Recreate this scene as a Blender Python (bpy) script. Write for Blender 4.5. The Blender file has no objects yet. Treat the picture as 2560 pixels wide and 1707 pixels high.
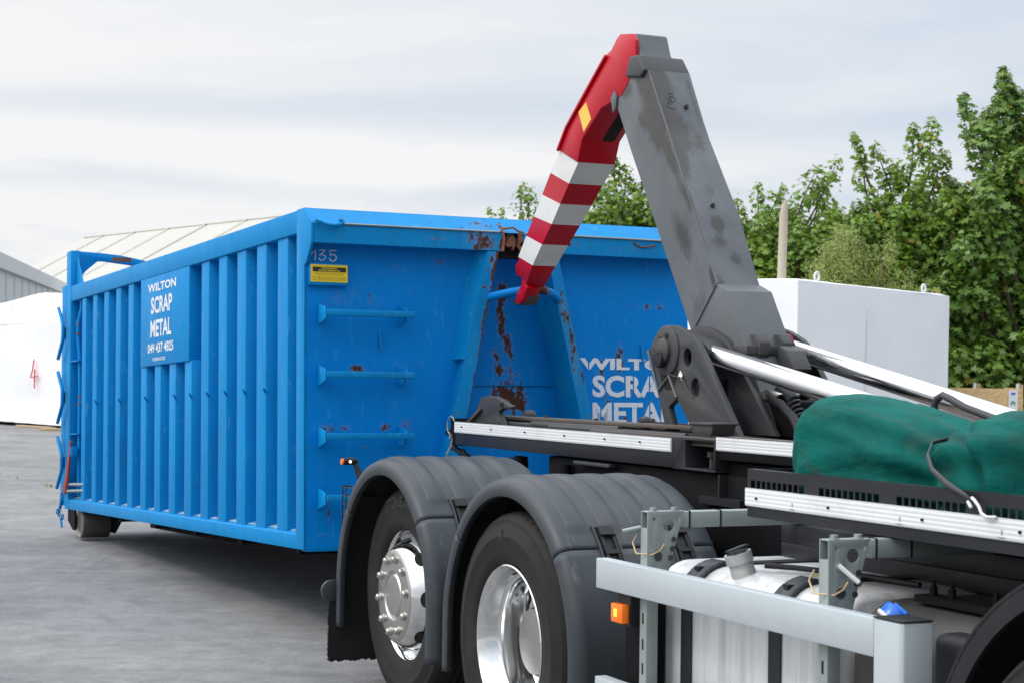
import bpy, bmesh, math, random
import numpy as np
from mathutils import Vector, Matrix, noise as mnoise
R = math.radians
rnd = random.Random(7)
sc = bpy.context.scene
COL = sc.collection

# ------------------------------------------------------------------ camera
def make_camera():
    cd = bpy.data.cameras.new('camera'); cam = bpy.data.objects.new('camera', cd); COL.objects.link(cam)
    cd.sensor_width = 36.0; cd.lens = 4366.45 / 2560 * 36.0
    cd.clip_start = 0.05; cd.clip_end = 3000
    p, r, h = 0.00723, -0.01864, 1.598
    f = Vector((0, math.cos(p), math.sin(p))); u0 = Vector((0, -math.sin(p), math.cos(p))); r0 = Vector((1, 0, 0))
    X = r0 * math.cos(r) - u0 * math.sin(r); Y = r0 * math.sin(r) + u0 * math.cos(r); Z = -f
    M = Matrix(((X.x, Y.x, Z.x, 0), (X.y, Y.y, Z.y, 0), (X.z, Y.z, Z.z, h), (0, 0, 0, 1)))
    cam.matrix_world = M
    cd.dof.use_dof = True; cd.dof.focus_distance = 8.3; cd.dof.aperture_fstop = 9.0
    sc.camera = cam
make_camera()
sc.view_settings.view_transform = 'Standard'
sc.view_settings.look = 'None'
sc.view_settings.exposure = -0.06
sc.view_settings.gamma = 1.0
sc.view_settings.use_curve_mapping = False

# ------------------------------------------------------------------ node helper
class NT:
    def __init__(s, tree): s.t = tree; s.n = tree.nodes; s.l = tree.links
    def add(s, typ, **kw):
        n = s.n.new(typ)
        for k, v in kw.items(): setattr(n, k, v)
        return n
    def link(s, a, b): s.l.new(a, b)
    def val(s, sock, v):
        if hasattr(v, 'is_output'): s.l.new(v, sock)
        else: sock.default_value = v
    def math(s, op, a, b=0.0, c=None, clamp=False):
        n = s.add('ShaderNodeMath', operation=op); n.use_clamp = clamp
        s.val(n.inputs[0], a); s.val(n.inputs[1], b)
        if c is not None: s.val(n.inputs[2], c)
        return n.outputs[0]
    def mix(s, fac, a, b, mode='MIX'):
        n = s.add('ShaderNodeMix', data_type='RGBA', blend_type=mode)
        s.val(n.inputs[0], fac)
        for sock, v in ((n.inputs[6], a), (n.inputs[7], b)):
            if isinstance(v, (tuple, list)): v = (*v[:3], 1)
            s.val(sock, v)
        return n.outputs[2]
    def noise(s, vec, scale, detail=4, rough=.55, dist=0.0):
        n = s.add('ShaderNodeTexNoise'); s.val(n.inputs['Vector'], vec)
        n.inputs['Scale'].default_value = scale; n.inputs['Detail'].default_value = detail
        n.inputs['Roughness'].default_value = rough; n.inputs['Distortion'].default_value = dist
        return n.outputs['Fac']
    def ramp(s, fac, a, b):
        n = s.add('ShaderNodeMapRange'); n.clamp = True
        s.val(n.inputs['Value'], fac); n.inputs['From Min'].default_value = a; n.inputs['From Max'].default_value = b
        return n.outputs['Result']
    def mapping(s, vec, scale=(1, 1, 1), loc=(0, 0, 0), rot=(0, 0, 0)):
        n = s.add('ShaderNodeMapping'); s.val(n.inputs['Vector'], vec)
        n.inputs['Scale'].default_value = scale; n.inputs['Location'].default_value = loc; n.inputs['Rotation'].default_value = rot
        return n.outputs[0]

# ------------------------------------------------------------------ world: overcast sky
SUN_EL, SUN_AZ = R(48), math.atan2(-0.95, -0.35)   # azimuth measured from +Y towards +X
def make_world():
    w = bpy.data.worlds.new('World'); sc.world = w; w.use_nodes = True
    t = NT(w.node_tree); t.n.clear()
    out = t.add('ShaderNodeOutputWorld'); bg = t.add('ShaderNodeBackground')
    t.link(bg.outputs[0], out.inputs[0])
    sky = t.add('ShaderNodeTexSky', sky_type='NISHITA'); sky.sun_disc = False
    sky.sun_elevation = SUN_EL; sky.sun_rotation = SUN_AZ; sky.air_density = 1.0; sky.dust_density = 2.0
    skyc = t.mix(1.0, sky.outputs[0], (.10, .10, .10), 'MULTIPLY')
    tc = t.add('ShaderNodeTexCoord').outputs['Generated']
    sep = t.add('ShaderNodeSeparateXYZ'); t.link(tc, sep.inputs[0])
    z = sep.outputs[2]; x = sep.outputs[0]
    # long flat cloud bands: stretched along the horizon, finer upwards
    n1 = t.noise(t.mapping(tc, (2.4, 2.4, 17.0), (.85, .1, 1.15), (0, R(1.2), 0)), 1.0, 6, .56, 1.2)
    n2 = t.noise(t.mapping(tc, (5.0, 5.0, 44.0), (1.3, .2, .6), (0, R(1.0), 0)), 1.0, 7, .58, 1.3)
    n3 = t.noise(t.mapping(tc, (2.2, 2.2, 9.0), (2.3, .7, .2), (0, R(-5), 0)), 1.0, 5, .55, .6)
    low = t.ramp(z, .125, .045)                     # 1 near the horizon
    left = t.ramp(x, .26, -.30)
    bands = t.math('ADD', t.math('MULTIPLY', n1, .6), t.math('MULTIPLY', n2, .4))
    m = t.math('MULTIPLY', t.math('SUBTRACT', bands, .5), t.math('MULTIPLY_ADD', low, 4.4, .8))
    br = t.math('ADD', t.math('MULTIPLY_ADD', left, .60, .32), m)
    br = t.math('ADD', br, t.math('MULTIPLY', t.math('SUBTRACT', n3, .5), 1.3))
    br = t.math('ADD', br, t.math('MULTIPLY', low, .10), clamp=True)
    def band(zc, wd, amp, x0, x1, wob):
        q = t.math('ADD', t.math('SUBTRACT', z, zc), t.math('MULTIPLY', t.math('SUBTRACT', n3, .5), wob)); q = t.math('DIVIDE', q, wd)
        g_ = t.math('POWER', 2.718, t.math('MULTIPLY', t.math('MULTIPLY', q, q), -1.0))
        return t.math('MULTIPLY', t.math('MULTIPLY', g_, t.ramp(x, x1, x0)), t.math('MULTIPLY', t.math('ADD', t.math('MULTIPLY', bands, 2.2), -.2), amp))
    br = t.math('ADD', br, band(.113, .0085, .75, -.02, .09, .05)); br = t.math('ADD', br, band(.068, .008, .55, .0, .2, .04))
    br = t.math('SUBTRACT', br, band(.092, .007, .30, .30, .4, .03)); br = t.math('SUBTRACT', br, band(.135, .010, .28, .30, .4, .05), clamp=True)
    cloud = t.mix(br, (.665, .755, .875), (1.0, 1.0, 1.01))
    col = t.mix(.93, skyc, cloud)
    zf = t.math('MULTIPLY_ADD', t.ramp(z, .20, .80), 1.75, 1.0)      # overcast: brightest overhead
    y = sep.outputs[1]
    away = t.math('SUBTRACT', t.math('MULTIPLY', x, .50), t.math('MULTIPLY', y, .86))   # added dimming behind the camera and right, to shade faces turned there
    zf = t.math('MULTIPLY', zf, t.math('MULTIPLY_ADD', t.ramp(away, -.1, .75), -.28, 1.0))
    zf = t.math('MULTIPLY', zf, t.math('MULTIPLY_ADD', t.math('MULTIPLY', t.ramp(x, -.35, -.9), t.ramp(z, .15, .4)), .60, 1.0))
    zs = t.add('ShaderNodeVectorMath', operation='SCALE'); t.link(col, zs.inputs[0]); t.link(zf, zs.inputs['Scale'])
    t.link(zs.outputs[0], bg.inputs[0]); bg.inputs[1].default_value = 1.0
make_world()
def make_sun():
    ld = bpy.data.lights.new('sun', 'SUN'); ld.energy = 1.0; ld.angle = R(12); ld.color = (1, .96, .9)
    o = bpy.data.objects.new('sun', ld); COL.objects.link(o)
    d = Vector((math.sin(SUN_AZ) * math.cos(SUN_EL), math.cos(SUN_AZ) * math.cos(SUN_EL), math.sin(SUN_EL)))
    o.rotation_euler = d.to_track_quat('Z', 'Y').to_euler(); o.location = d * 30
make_sun()

# ------------------------------------------------------------------ materials
MATS = {}
def pbsdf(name):
    m = bpy.data.materials.new(name); m.use_nodes = True
    t = NT(m.node_tree); t.n.clear()
    out = t.add('ShaderNodeOutputMaterial'); b = t.add('ShaderNodeBsdfPrincipled'); t.link(b.outputs[0], out.inputs[0])
    MATS[name] = m
    return m, t, b, out
def worn(name, col, rough=.45, metal=0.0, var=.18, vscale=1.3, dirt=(.10, .09, .08), dirt_amt=.25, streak=.0, rust=False,
         chips=0.0, chipcol=(.10, .05, .03), bump=.15, bscale=30, spec=.5, dirtscale=3.0, fine=.06, scratch=0.0, scuff=0.0):
    m, t, b, out = pbsdf(name)
    tc = t.add('ShaderNodeTexCoord').outputs['Object']
    big = t.noise(tc, vscale, 5, .6)
    fn = t.noise(tc, 90, 3, .6)
    k = t.math('MULTIPLY_ADD', t.math('SUBTRACT', big, .5), var * 2, 1.0)
    k = t.math('ADD', k, t.math('MULTIPLY', t.math('SUBTRACT', fn, .5), fine * 2))
    rgb = t.add('ShaderNodeVectorMath', operation='SCALE'); rgb.inputs[0].default_value = col[:3]; t.link(k, rgb.inputs['Scale'])
    c = rgb.outputs[0]
    d = t.ramp(t.noise(tc, dirtscale, 8, .68, .4), .48, .78)
    c = t.mix(t.math('MULTIPLY', d, dirt_amt), c, dirt)
    if streak:
        sv = t.mapping(tc, (26, 26, 1.1)); s = t.ramp(t.noise(sv, 1.0, 6, .65), .45, .75)
        c = t.mix(t.math('MULTIPLY', s, streak), c, dirt)
    rr = t.math('MULTIPLY_ADD', t.math('SUBTRACT', t.noise(tc, 6, 4, .6), .5), .25, rough)
    rr = t.math('ADD', rr, t.math('MULTIPLY', d, .12))
    bh = t.noise(tc, bscale, 4, .6)
    if scratch:
        s1_ = t.ramp(t.noise(t.mapping(tc, (9, 9, 2.2), (1, 2, 3), (R(8), R(5), 0)), 2.6, 9, .74, .4), .585, .66)
        c = t.mix(t.math('MULTIPLY', s1_, scratch), c, (.075, .36, .62))
        gr = t.ramp(t.noise(t.mapping(tc, (5, 5, .8), (4, 1, 2)), 1.5, 8, .7, .5), .52, .74)
        c = t.mix(t.math('MULTIPLY', gr, scratch * .75), c, (.015, .115, .27))
    if scuff:
        s2_ = t.ramp(t.noise(t.mapping(tc, (1.2, 5, 1.2), (2, 6, 1), (R(15), 0, 0)), 3.2, 9, .74, .5), .60, .68)
        c = t.mix(t.math('MULTIPLY', s2_, scuff), c, (.15, .155, .16))
    if chips:
        cv = t.noise(tc, 13, 9, .72, .5); cm = t.ramp(cv, chips, chips + .012)
        area = t.ramp(t.noise(tc, 1.1, 3, .5), .46, .56); cm = t.math('MULTIPLY', cm, area)
        c = t.mix(cm, c, chipcol); rr = t.math('ADD', rr, t.math('MULTIPLY', cm, .3))
    if rust:
        at = t.add('ShaderNodeAttribute', attribute_name='rust').outputs['Fac']
        rn = t.math('ADD', t.math('MULTIPLY', t.noise(t.mapping(tc, (1, 1, .55)), 26, 10, .74, .4), .65), t.math('MULTIPLY', t.noise(t.mapping(tc, (1, 1, .5)), 75, 6, .7, .3), .35))
        q = t.math('ADD', at, t.math('MULTIPLY', t.math('SUBTRACT', rn, .5), 3.0))
        rm = t.math('MULTIPLY', t.ramp(q, .50, .56), t.ramp(at, .03, .09))
        rc = t.mix(t.noise(tc, 35, 6, .7), (.040, .020, .018), (.125, .052, .030))
        halo = t.math('MULTIPLY', t.ramp(q, .25, .5), t.math('MULTIPLY', t.ramp(at, .22, .5), .55))
        c = t.mix(halo, c, t.mix(.6, c, (.24, .27, .29)))
        c = t.mix(rm, c, rc); rr = t.math('ADD', rr, t.math('MULTIPLY', rm, .35))
        bh = t.math('SUBTRACT', bh, t.math('MULTIPLY', rm, .8))
    t.link(c, b.inputs['Base Color']); t.link(rr, b.inputs['Roughness'])
    b.inputs['Metallic'].default_value = metal
    b.inputs['Specular IOR Level'].default_value = spec
    if bump:
        bn = t.add('ShaderNodeBump'); bn.inputs['Strength'].default_value = bump; bn.inputs['Distance'].default_value = .004
        t.link(bh, bn.inputs['Height']); t.link(bn.outputs[0], b.inputs['Normal'])
    return m
BLUE = (.0, .215, .64)
worn('blue_paint', BLUE, .50, var=.12, dirt=(.0, .165, .50), dirt_amt=.35, spec=.10, chips=.68, chipcol=(.11, .065, .05), scratch=.30, rust=True, bump=.10, bscale=9)
worn('blue_side_paint', (.0, .215, .540), .50, var=.13, dirt=(.004, .28, .58), dirt_amt=.42, spec=.12, streak=.16, chips=.665, chipcol=(.14, .075, .05), bump=.10, bscale=9, scratch=.6)
worn('blue_rail_paint', (.0, .220, .540), .50, var=.14, dirt=(.010, .27, .55), dirt_amt=.45, spec=.14, chips=.655, chipcol=(.15, .08, .055), scratch=.55, rust=True, bump=.15, bscale=14)
worn('rust_metal', (.20, .085, .04), .8, var=.5, vscale=9, dirt=(.05, .03, .025), dirt_amt=.7, bump=.8, bscale=45)
worn('dirty_brown_steel', (.085, .070, .060), .7, var=.4, vscale=5, dirt=(.06, .05, .045), dirt_amt=.6, bump=.4)
worn('mast_grey', (.085, .095, .104), .50, var=.22, vscale=2.2, dirt=(.07, .065, .058), dirt_amt=.55, rust=False, bump=.2, bscale=25, chips=.72, chipcol=(.30, .31, .32))
worn('frame_grey', (.036, .038, .041), .55, var=.25, vscale=3, dirt=(.08, .062, .05), dirt_amt=.6, bump=.25, bscale=30, chips=.71, chipcol=(.20, .2, .2))
worn('dark_frame', (.016, .017, .021), .45, var=.3, vscale=3, dirt=(.045, .042, .040), dirt_amt=.30, bump=.15, spec=.3, chips=.73, chipcol=(.10, .10, .10))
worn('black_frame', (.006, .006, .007), .6, var=.3, vscale=3, dirt=(.013, .012, .011), dirt_amt=.4, bump=.2, spec=.1)
worn('mudguard_plastic', (.033, .041, .049), .46, var=.16, vscale=2.5, dirt=(.105, .098, .088), dirt_amt=.42, scuff=.35, bump=.08, bscale=160, spec=.38, dirtscale=2.2)
worn('black_plastic', (.014, .015, .017), .5, var=.2, spec=.3, dirt=(.04, .037, .034), dirt_amt=.3, bump=.1)
worn('flap_rubber', (.010, .010, .011), .9, var=.3, dirt=(.03, .03, .03), dirt_amt=.3, bump=1.0, bscale=160)
worn('tyre_rubber', (.011, .0105, .010), .72, var=.25, vscale=6, dirt=(.060, .053, .046), dirt_amt=.50, bump=.25, bscale=60, spec=.3)
worn('tyre_lettering', (.014, .013, .013), .6, bump=0)
worn('chrome', (.78, .79, .80), .10, 1.0, var=.05, dirt=(.30, .29, .28), dirt_amt=.12, bump=.0)
worn('rod_chrome', (.80, .81, .83), .14, 1.0, var=.03, dirt=(.4, .4, .4), dirt_amt=.12, bump=.0)
worn('hub_steel', (.52, .505, .48), .30, 1.0, var=.1, dirt=(.25, .23, .2), dirt_amt=.3, bump=.03)
worn('white_aluminium', (.66, .68, .70), .45, 0.0, var=.08, dirt=(.36, .35, .32), dirt_amt=.38, scuff=.25, chips=.70, chipcol=(.25, .2, .17), bump=.05)
worn('guard_aluminium', (.46, .515, .545), .42, 0.2, var=.06, dirt=(.36, .38, .39), dirt_amt=.35, bump=.05, fine=.03, streak=.12, chips=.745, chipcol=(.25, .26, .27))
worn('galvanised', (.30, .345, .335), .48, 0.35, var=.2, vscale=9, dirt=(.22, .20, .17), dirt_amt=.45, bump=.1)
worn('tank_aluminium', (.66, .68, .70), .42, 0.35, var=.10, dirt=(.33, .325, .315), dirt_amt=.42, streak=.75, bump=.05)
worn('neck_steel', (.50, .50, .49), .35, .35, var=.15, dirt=(.30, .27, .22), dirt_amt=.4, bump=.05)
worn('shaded_tank', (.040, .038, .036), .5, var=.2, dirt=(.06, .055, .05), dirt_amt=.5, bump=.1)  # near-black so that the forward tank end reads as shaded
worn('jib_red', (.46, .002, .014), .33, spec=.3, var=.14, vscale=2.5, dirt=(.27, .006, .012), dirt_amt=.45, bump=.06, chips=.70, chipcol=(.05, .03, .03))
worn('jib_white', (.70, .70, .67), .42, var=.08, dirt=(.36, .35, .32), dirt_amt=.4, scuff=.3, chips=.70, chipcol=(.05, .05, .05), bump=.05)
worn('yellow_reflector', (.78, .50, .06), .35, var=.1, dirt=(.6, .35, .03), dirt_amt=.4, bump=.1)
worn('plate_yellow', (.80, .60, .015), .40, var=.08, dirt=(.45, .36, .06), dirt_amt=.3, bump=.03, chips=.72, chipcol=(.2, .17, .12))
worn('plate_black', (.012, .012, .012), .5, bump=.02)
worn('plate_print', (.42, .31, .02), .5, bump=.0)
worn('black_void', (.004, .004, .004), .9, bump=.0)
worn('latch_red', (.30, .025, .03), .5, var=.3, dirt=(.16, .04, .03), dirt_amt=.5, bump=.2)
worn('wire_red', (.45, .02, .03), .5, bump=0)
worn('brass_wire', (.42, .33, .18), .45, .4, bump=0)
worn('white_steel', (.70, .71, .71), .4, 0, bump=0)
worn('net_strap', (.085, .087, .092), .7, bump=.2, spec=.2)
worn('ledge_grime', (.30, .37, .42), .9, var=.35, vscale=6, dirt=(.16, .14, .12), dirt_amt=.5, bump=.6, bscale=60)
worn('roller_steel', (.075, .072, .066), .6, var=.3, vscale=5, dirt=(.05, .045, .04), dirt_amt=.5, bump=.3)
worn('roller_rim', (.22, .205, .18), .6, var=.3, vscale=8, dirt=(.10, .09, .08), dirt_amt=.5, bump=.3)
worn('blue_cap', (.005, .14, .62), .3, bump=0, dirt_amt=.1)
worn('wood', (.42, .31, .19), .7, var=.25, vscale=5, dirt=(.25, .17, .09), dirt_amt=.4, bump=.3)
worn('pole_wood', (.42, .37, .29), .8, var=.2, vscale=3, dirt=(.27, .22, .16), dirt_amt=.5, bump=.5, bscale=40, streak=.35)
worn('grey_cladding', (.50, .53, .535), .5, var=.05, dirt=(.42, .45, .45), dirt_amt=.35, bump=.0, vscale=.2)
worn('white_roofing', (.42, .415, .375), .55, var=.05, vscale=.15, dirt=(.37, .37, .32), dirt_amt=.35, bump=.0, dirtscale=.4)
worn('roof_seam', (.36, .355, .30), .6, bump=0)
worn('green_leaf_sign', (.02, .30, .12), .5, bump=0)
worn('sign_white', (.80, .81, .82), .45, bump=0)
worn('sign_red', (.65, .03, .03), .45, bump=0)
worn('bark', (.11, .085, .06), .9, var=.3, vscale=6, dirt=(.05, .04, .03), dirt_amt=.5, bump=.8, bscale=30)
worn('chalk', (.62, .66, .70), .8, var=.2, bump=0)
worn('red_marker', (.70, .05, .09), .6, bump=0)

def stencil_white():
    m, t, b, out = pbsdf('stencil_white')
    tc = t.add('ShaderNodeTexCoord').outputs['Object']
    n = t.noise(tc, 30, 8, .7, .4); k = t.ramp(n, .60, .66)
    c = t.mix(k, (.68, .73, .78), (.03, .22, .56))
    r = t.ramp(t.noise(tc, 24, 8, .7, .2), .66, .68)
    c = t.mix(r, c, (.10, .05, .035))
    t.link(c, b.inputs['Base Color']); b.inputs['Roughness'].default_value = .6
stencil_white()
def lamp_mat(name, col, strength):
    m, t, b, out = pbsdf(name)
    b.inputs['Base Color'].default_value = (*col, 1); b.inputs['Roughness'].default_value = .2
    if strength:
        b.inputs['Emission Color'].default_value = (*col, 1); b.inputs['Emission Strength'].default_value = strength
lamp_mat('amber_lens', (.85, .17, .008), .12)
lamp_mat('amber_bulb', (1.0, .42, .03), 2.2)
lamp_mat('white_bulb', (1.0, .97, .95), 3.0)
lamp_mat('dark_lens', (.03, .03, .035), 0)
def glass_dark():
    m, t, b, out = pbsdf('black_gloss'); b.inputs['Base Color'].default_value = (.02, .022, .025, 1); b.inputs['Roughness'].default_value = .12
glass_dark()

def ground_mat():
    m, t, b, out = pbsdf('concrete')
    tc = t.add('ShaderNodeTexCoord').outputs['Object']
    big = t.noise(tc, .20, 6, .62, .6); med = t.noise(t.mapping(tc, (1, 1, 1), (3, 1, 0)), .9, 9, .70, .7)
    fine = t.noise(tc, 34, 7, .78); vfine = t.noise(tc, 150, 3, .65); mot = t.noise(tc, 5.5, 8, .72, .4)
    c = t.mix(t.ramp(big, .34, .66), (.150, .154, .158), (.250, .249, .243))
    c = t.mix(t.math('MULTIPLY', t.ramp(med, .46, .66), .62), c, (.120, .123, .128))
    streak = t.noise(t.mapping(tc, (.30, 2.0, 1), (0, 0, 0), (0, 0, R(24))), 1.0, 8, .66, .5)
    c = t.mix(t.math('MULTIPLY', t.ramp(streak, .48, .68), .36), c, (.300, .298, .290))
    stain = t.noise(t.mapping(tc, (1, 1, 1), (7, 3, 0)), .45, 7, .66, .9)
    c = t.mix(t.math('MULTIPLY', t.ramp(stain, .60, .70), .5), c, (.085, .086, .090))
    k = t.math('MULTIPLY_ADD', t.math('SUBTRACT', mot, .5), 1.1, 1.0)
    k = t.math('ADD', k, t.math('MULTIPLY', t.math('SUBTRACT', fine, .5), .9)); k = t.math('ADD', k, t.math('MULTIPLY', t.math('SUBTRACT', vfine, .5), 1.4))
    sc_ = t.add('ShaderNodeVectorMath', operation='SCALE'); t.link(c, sc_.inputs[0]); t.link(k, sc_.inputs['Scale'])
    # hairline joints and tyre scuffs
    jl = t.add('ShaderNodeTexWave', wave_type='BANDS', bands_direction='X', wave_profile='SAW')
    t.link(t.mapping(tc, (1, 1, 1), (.8, 0, 0), (0, 0, R(-62))), jl.inputs['Vector']); jl.inputs['Scale'].default_value = .052; jl.inputs['Distortion'].default_value = .5
    j = t.ramp(jl.outputs['Fac'], .994, .999)
    c2 = t.mix(t.math('MULTIPLY', j, .5), sc_.outputs[0], (.10, .10, .10))
    scv = t.noise(t.mapping(tc, (.12, 3.3, 1), (5, 2, 0), (0, 0, R(-33))), 1.0, 5, .6, .25); s2 = t.ramp(scv, .62, .70)
    c2 = t.mix(t.math('MULTIPLY', s2, .30), c2, (.37, .37, .36))
    tm = t.noise(t.mapping(tc, (3.6, .10, 1), (2, 5, 0), (0, 0, R(-38))), 1.0, 4, .55, .35); c2 = t.mix(t.math('MULTIPLY', t.ramp(tm, .63, .70), .35), c2, (.09, .09, .092))
    vo = t.add('ShaderNodeTexVoronoi'); t.link(tc, vo.inputs['Vector']); vo.inputs['Scale'].default_value = 3.5
    c2 = t.mix(t.math('MULTIPLY', t.ramp(vo.outputs['Distance'], .05, .03), .6), c2, (.42, .42, .40))
    t.link(c2, b.inputs['Base Color']); b.inputs['Roughness'].default_value = .85; b.inputs['Specular IOR Level'].default_value = .3
    bn = t.add('ShaderNodeBump'); bn.inputs['Strength'].default_value = .6; bn.inputs['Distance'].default_value = .008
    t.link(t.math('ADD', fine, t.math('MULTIPLY', vfine, .5)), bn.inputs['Height']); t.link(bn.outputs[0], b.inputs['Normal'])
ground_mat()
def wrap_mat(name, col=(.87, .88, .90)):
    m, t, b, out = pbsdf(name)
    tc = t.add('ShaderNodeTexCoord').outputs['Object']
    n = t.noise(tc, 1.2, 5, .6, .5)
    c = t.mix(t.ramp(n, .3, .7), tuple(v * .95 for v in col), col)
    st = t.ramp(t.noise(t.mapping(tc, (6, 6, .5)), 1.0, 5, .6), .6, .8)
    c = t.mix(t.math('MULTIPLY', st, .12), c, (.62, .63, .65))
    t.link(c, b.inputs['Base Color']); b.inputs['Roughness'].default_value = .42
    bn = t.add('ShaderNodeBump'); bn.inputs['Strength'].default_value = .25; bn.inputs['Distance'].default_value = .05
    t.link(t.noise(t.mapping(tc, (1, 1, .6)), 1.6, 5, .55, 1.2), bn.inputs['Height']); t.link(bn.outputs[0], b.inputs['Normal'])
wrap_mat('white_wrap')
def osb_mat():
    m, t, b, out = pbsdf('osb_board')
    tc = t.add('ShaderNodeTexCoord').outputs['Object']
    v = t.add('ShaderNodeTexVoronoi'); t.link(t.mapping(tc, (1, 1, 2.2), (0, 0, 0), (0, R(20), 0)), v.inputs['Vector']); v.inputs['Scale'].default_value = 17
    n = t.noise(tc, 22, 4, .6)
    c = t.mix(t.ramp(v.outputs['Color'], .2, .8), (.66, .43, .19), (.80, .58, .31))
    c = t.mix(t.math('MULTIPLY', n, .4), c, (.55, .35, .15))
    t.link(c, b.inputs['Base Color']); b.inputs['Roughness'].default_value = .75
osb_mat()
def net_mat():
    m, t, b, out = pbsdf('green_netting')
    tc = t.add('ShaderNodeTexCoord').outputs['Object']
    w = t.noise(t.mapping(tc, (1.6, 3, 3), (0, 0, 0), (0, R(25), R(20))), 1.8, 5, .58, .7)
    c = t.mix(t.ramp(w, .30, .62), (.0, .045, .040), (.0, .120, .100))
    g = t.noise(t.mapping(tc, (2.2, 4.5, 4), (4, 0, 0), (0, R(40), R(15))), 1.7, 6, .62, .8)
    c = t.mix(t.math('MULTIPLY', t.ramp(g, .54, .74), .55), c, (.048, .066, .054))
    # fine mesh weave
    w1 = t.add('ShaderNodeTexWave', bands_direction='X'); t.link(tc, w1.inputs['Vector']); w1.inputs['Scale'].default_value = 60; w1.inputs['Distortion'].default_value = 2
    w2 = t.add('ShaderNodeTexWave', bands_direction='Z'); t.link(tc, w2.inputs['Vector']); w2.inputs['Scale'].default_value = 60; w2.inputs['Distortion'].default_value = 2
    k = t.math('MULTIPLY', w1.outputs['Fac'], w2.outputs['Fac'])
    c = t.mix(t.math('MULTIPLY', k, .22), c, (.0, .03, .025))
    t.link(c, b.inputs['Base Color']); b.inputs['Roughness'].default_value = .75; b.inputs['Specular IOR Level'].default_value = .12
    b.inputs['Sheen Weight'].default_value = .0
    h = t.noise(t.mapping(tc, (2.0, 5, 5), (0, 0, 0), (0, R(35), R(25))), 1.7, 5, .50, .8)
    bn = t.add('ShaderNodeBump'); bn.inputs['Strength'].default_value = .6; bn.inputs['Distance'].default_value = .035
    t.link(h, bn.inputs['Height']); t.link(bn.outputs[0], b.inputs['Normal'])
net_mat()
def leaf_mat(name, dark, light, yellow):
    m, t, b, out = pbsdf(name)
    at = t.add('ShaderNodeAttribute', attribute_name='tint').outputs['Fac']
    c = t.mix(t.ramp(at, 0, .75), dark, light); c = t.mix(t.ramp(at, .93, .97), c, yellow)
    t.link(c, b.inputs['Base Color']); b.inputs['Roughness'].default_value = .42; b.inputs['Specular IOR Level'].default_value = .5
    tr = t.add('ShaderNodeBsdfTranslucent'); t.link(t.mix(.4, c, (.20, .30, .03)), tr.inputs[0])
    ms = t.add('ShaderNodeMixShader'); ms.inputs[0].default_value = .30
    t.link(b.outputs[0], ms.inputs[1]); t.link(tr.outputs[0], ms.inputs[2]); t.link(ms.outputs[0], out.inputs[0])
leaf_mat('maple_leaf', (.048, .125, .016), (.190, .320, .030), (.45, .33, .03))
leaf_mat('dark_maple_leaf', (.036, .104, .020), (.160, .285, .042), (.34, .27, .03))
leaf_mat('willow_leaf', (.12, .18, .03), (.30, .36, .085), (.40, .36, .10))

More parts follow.
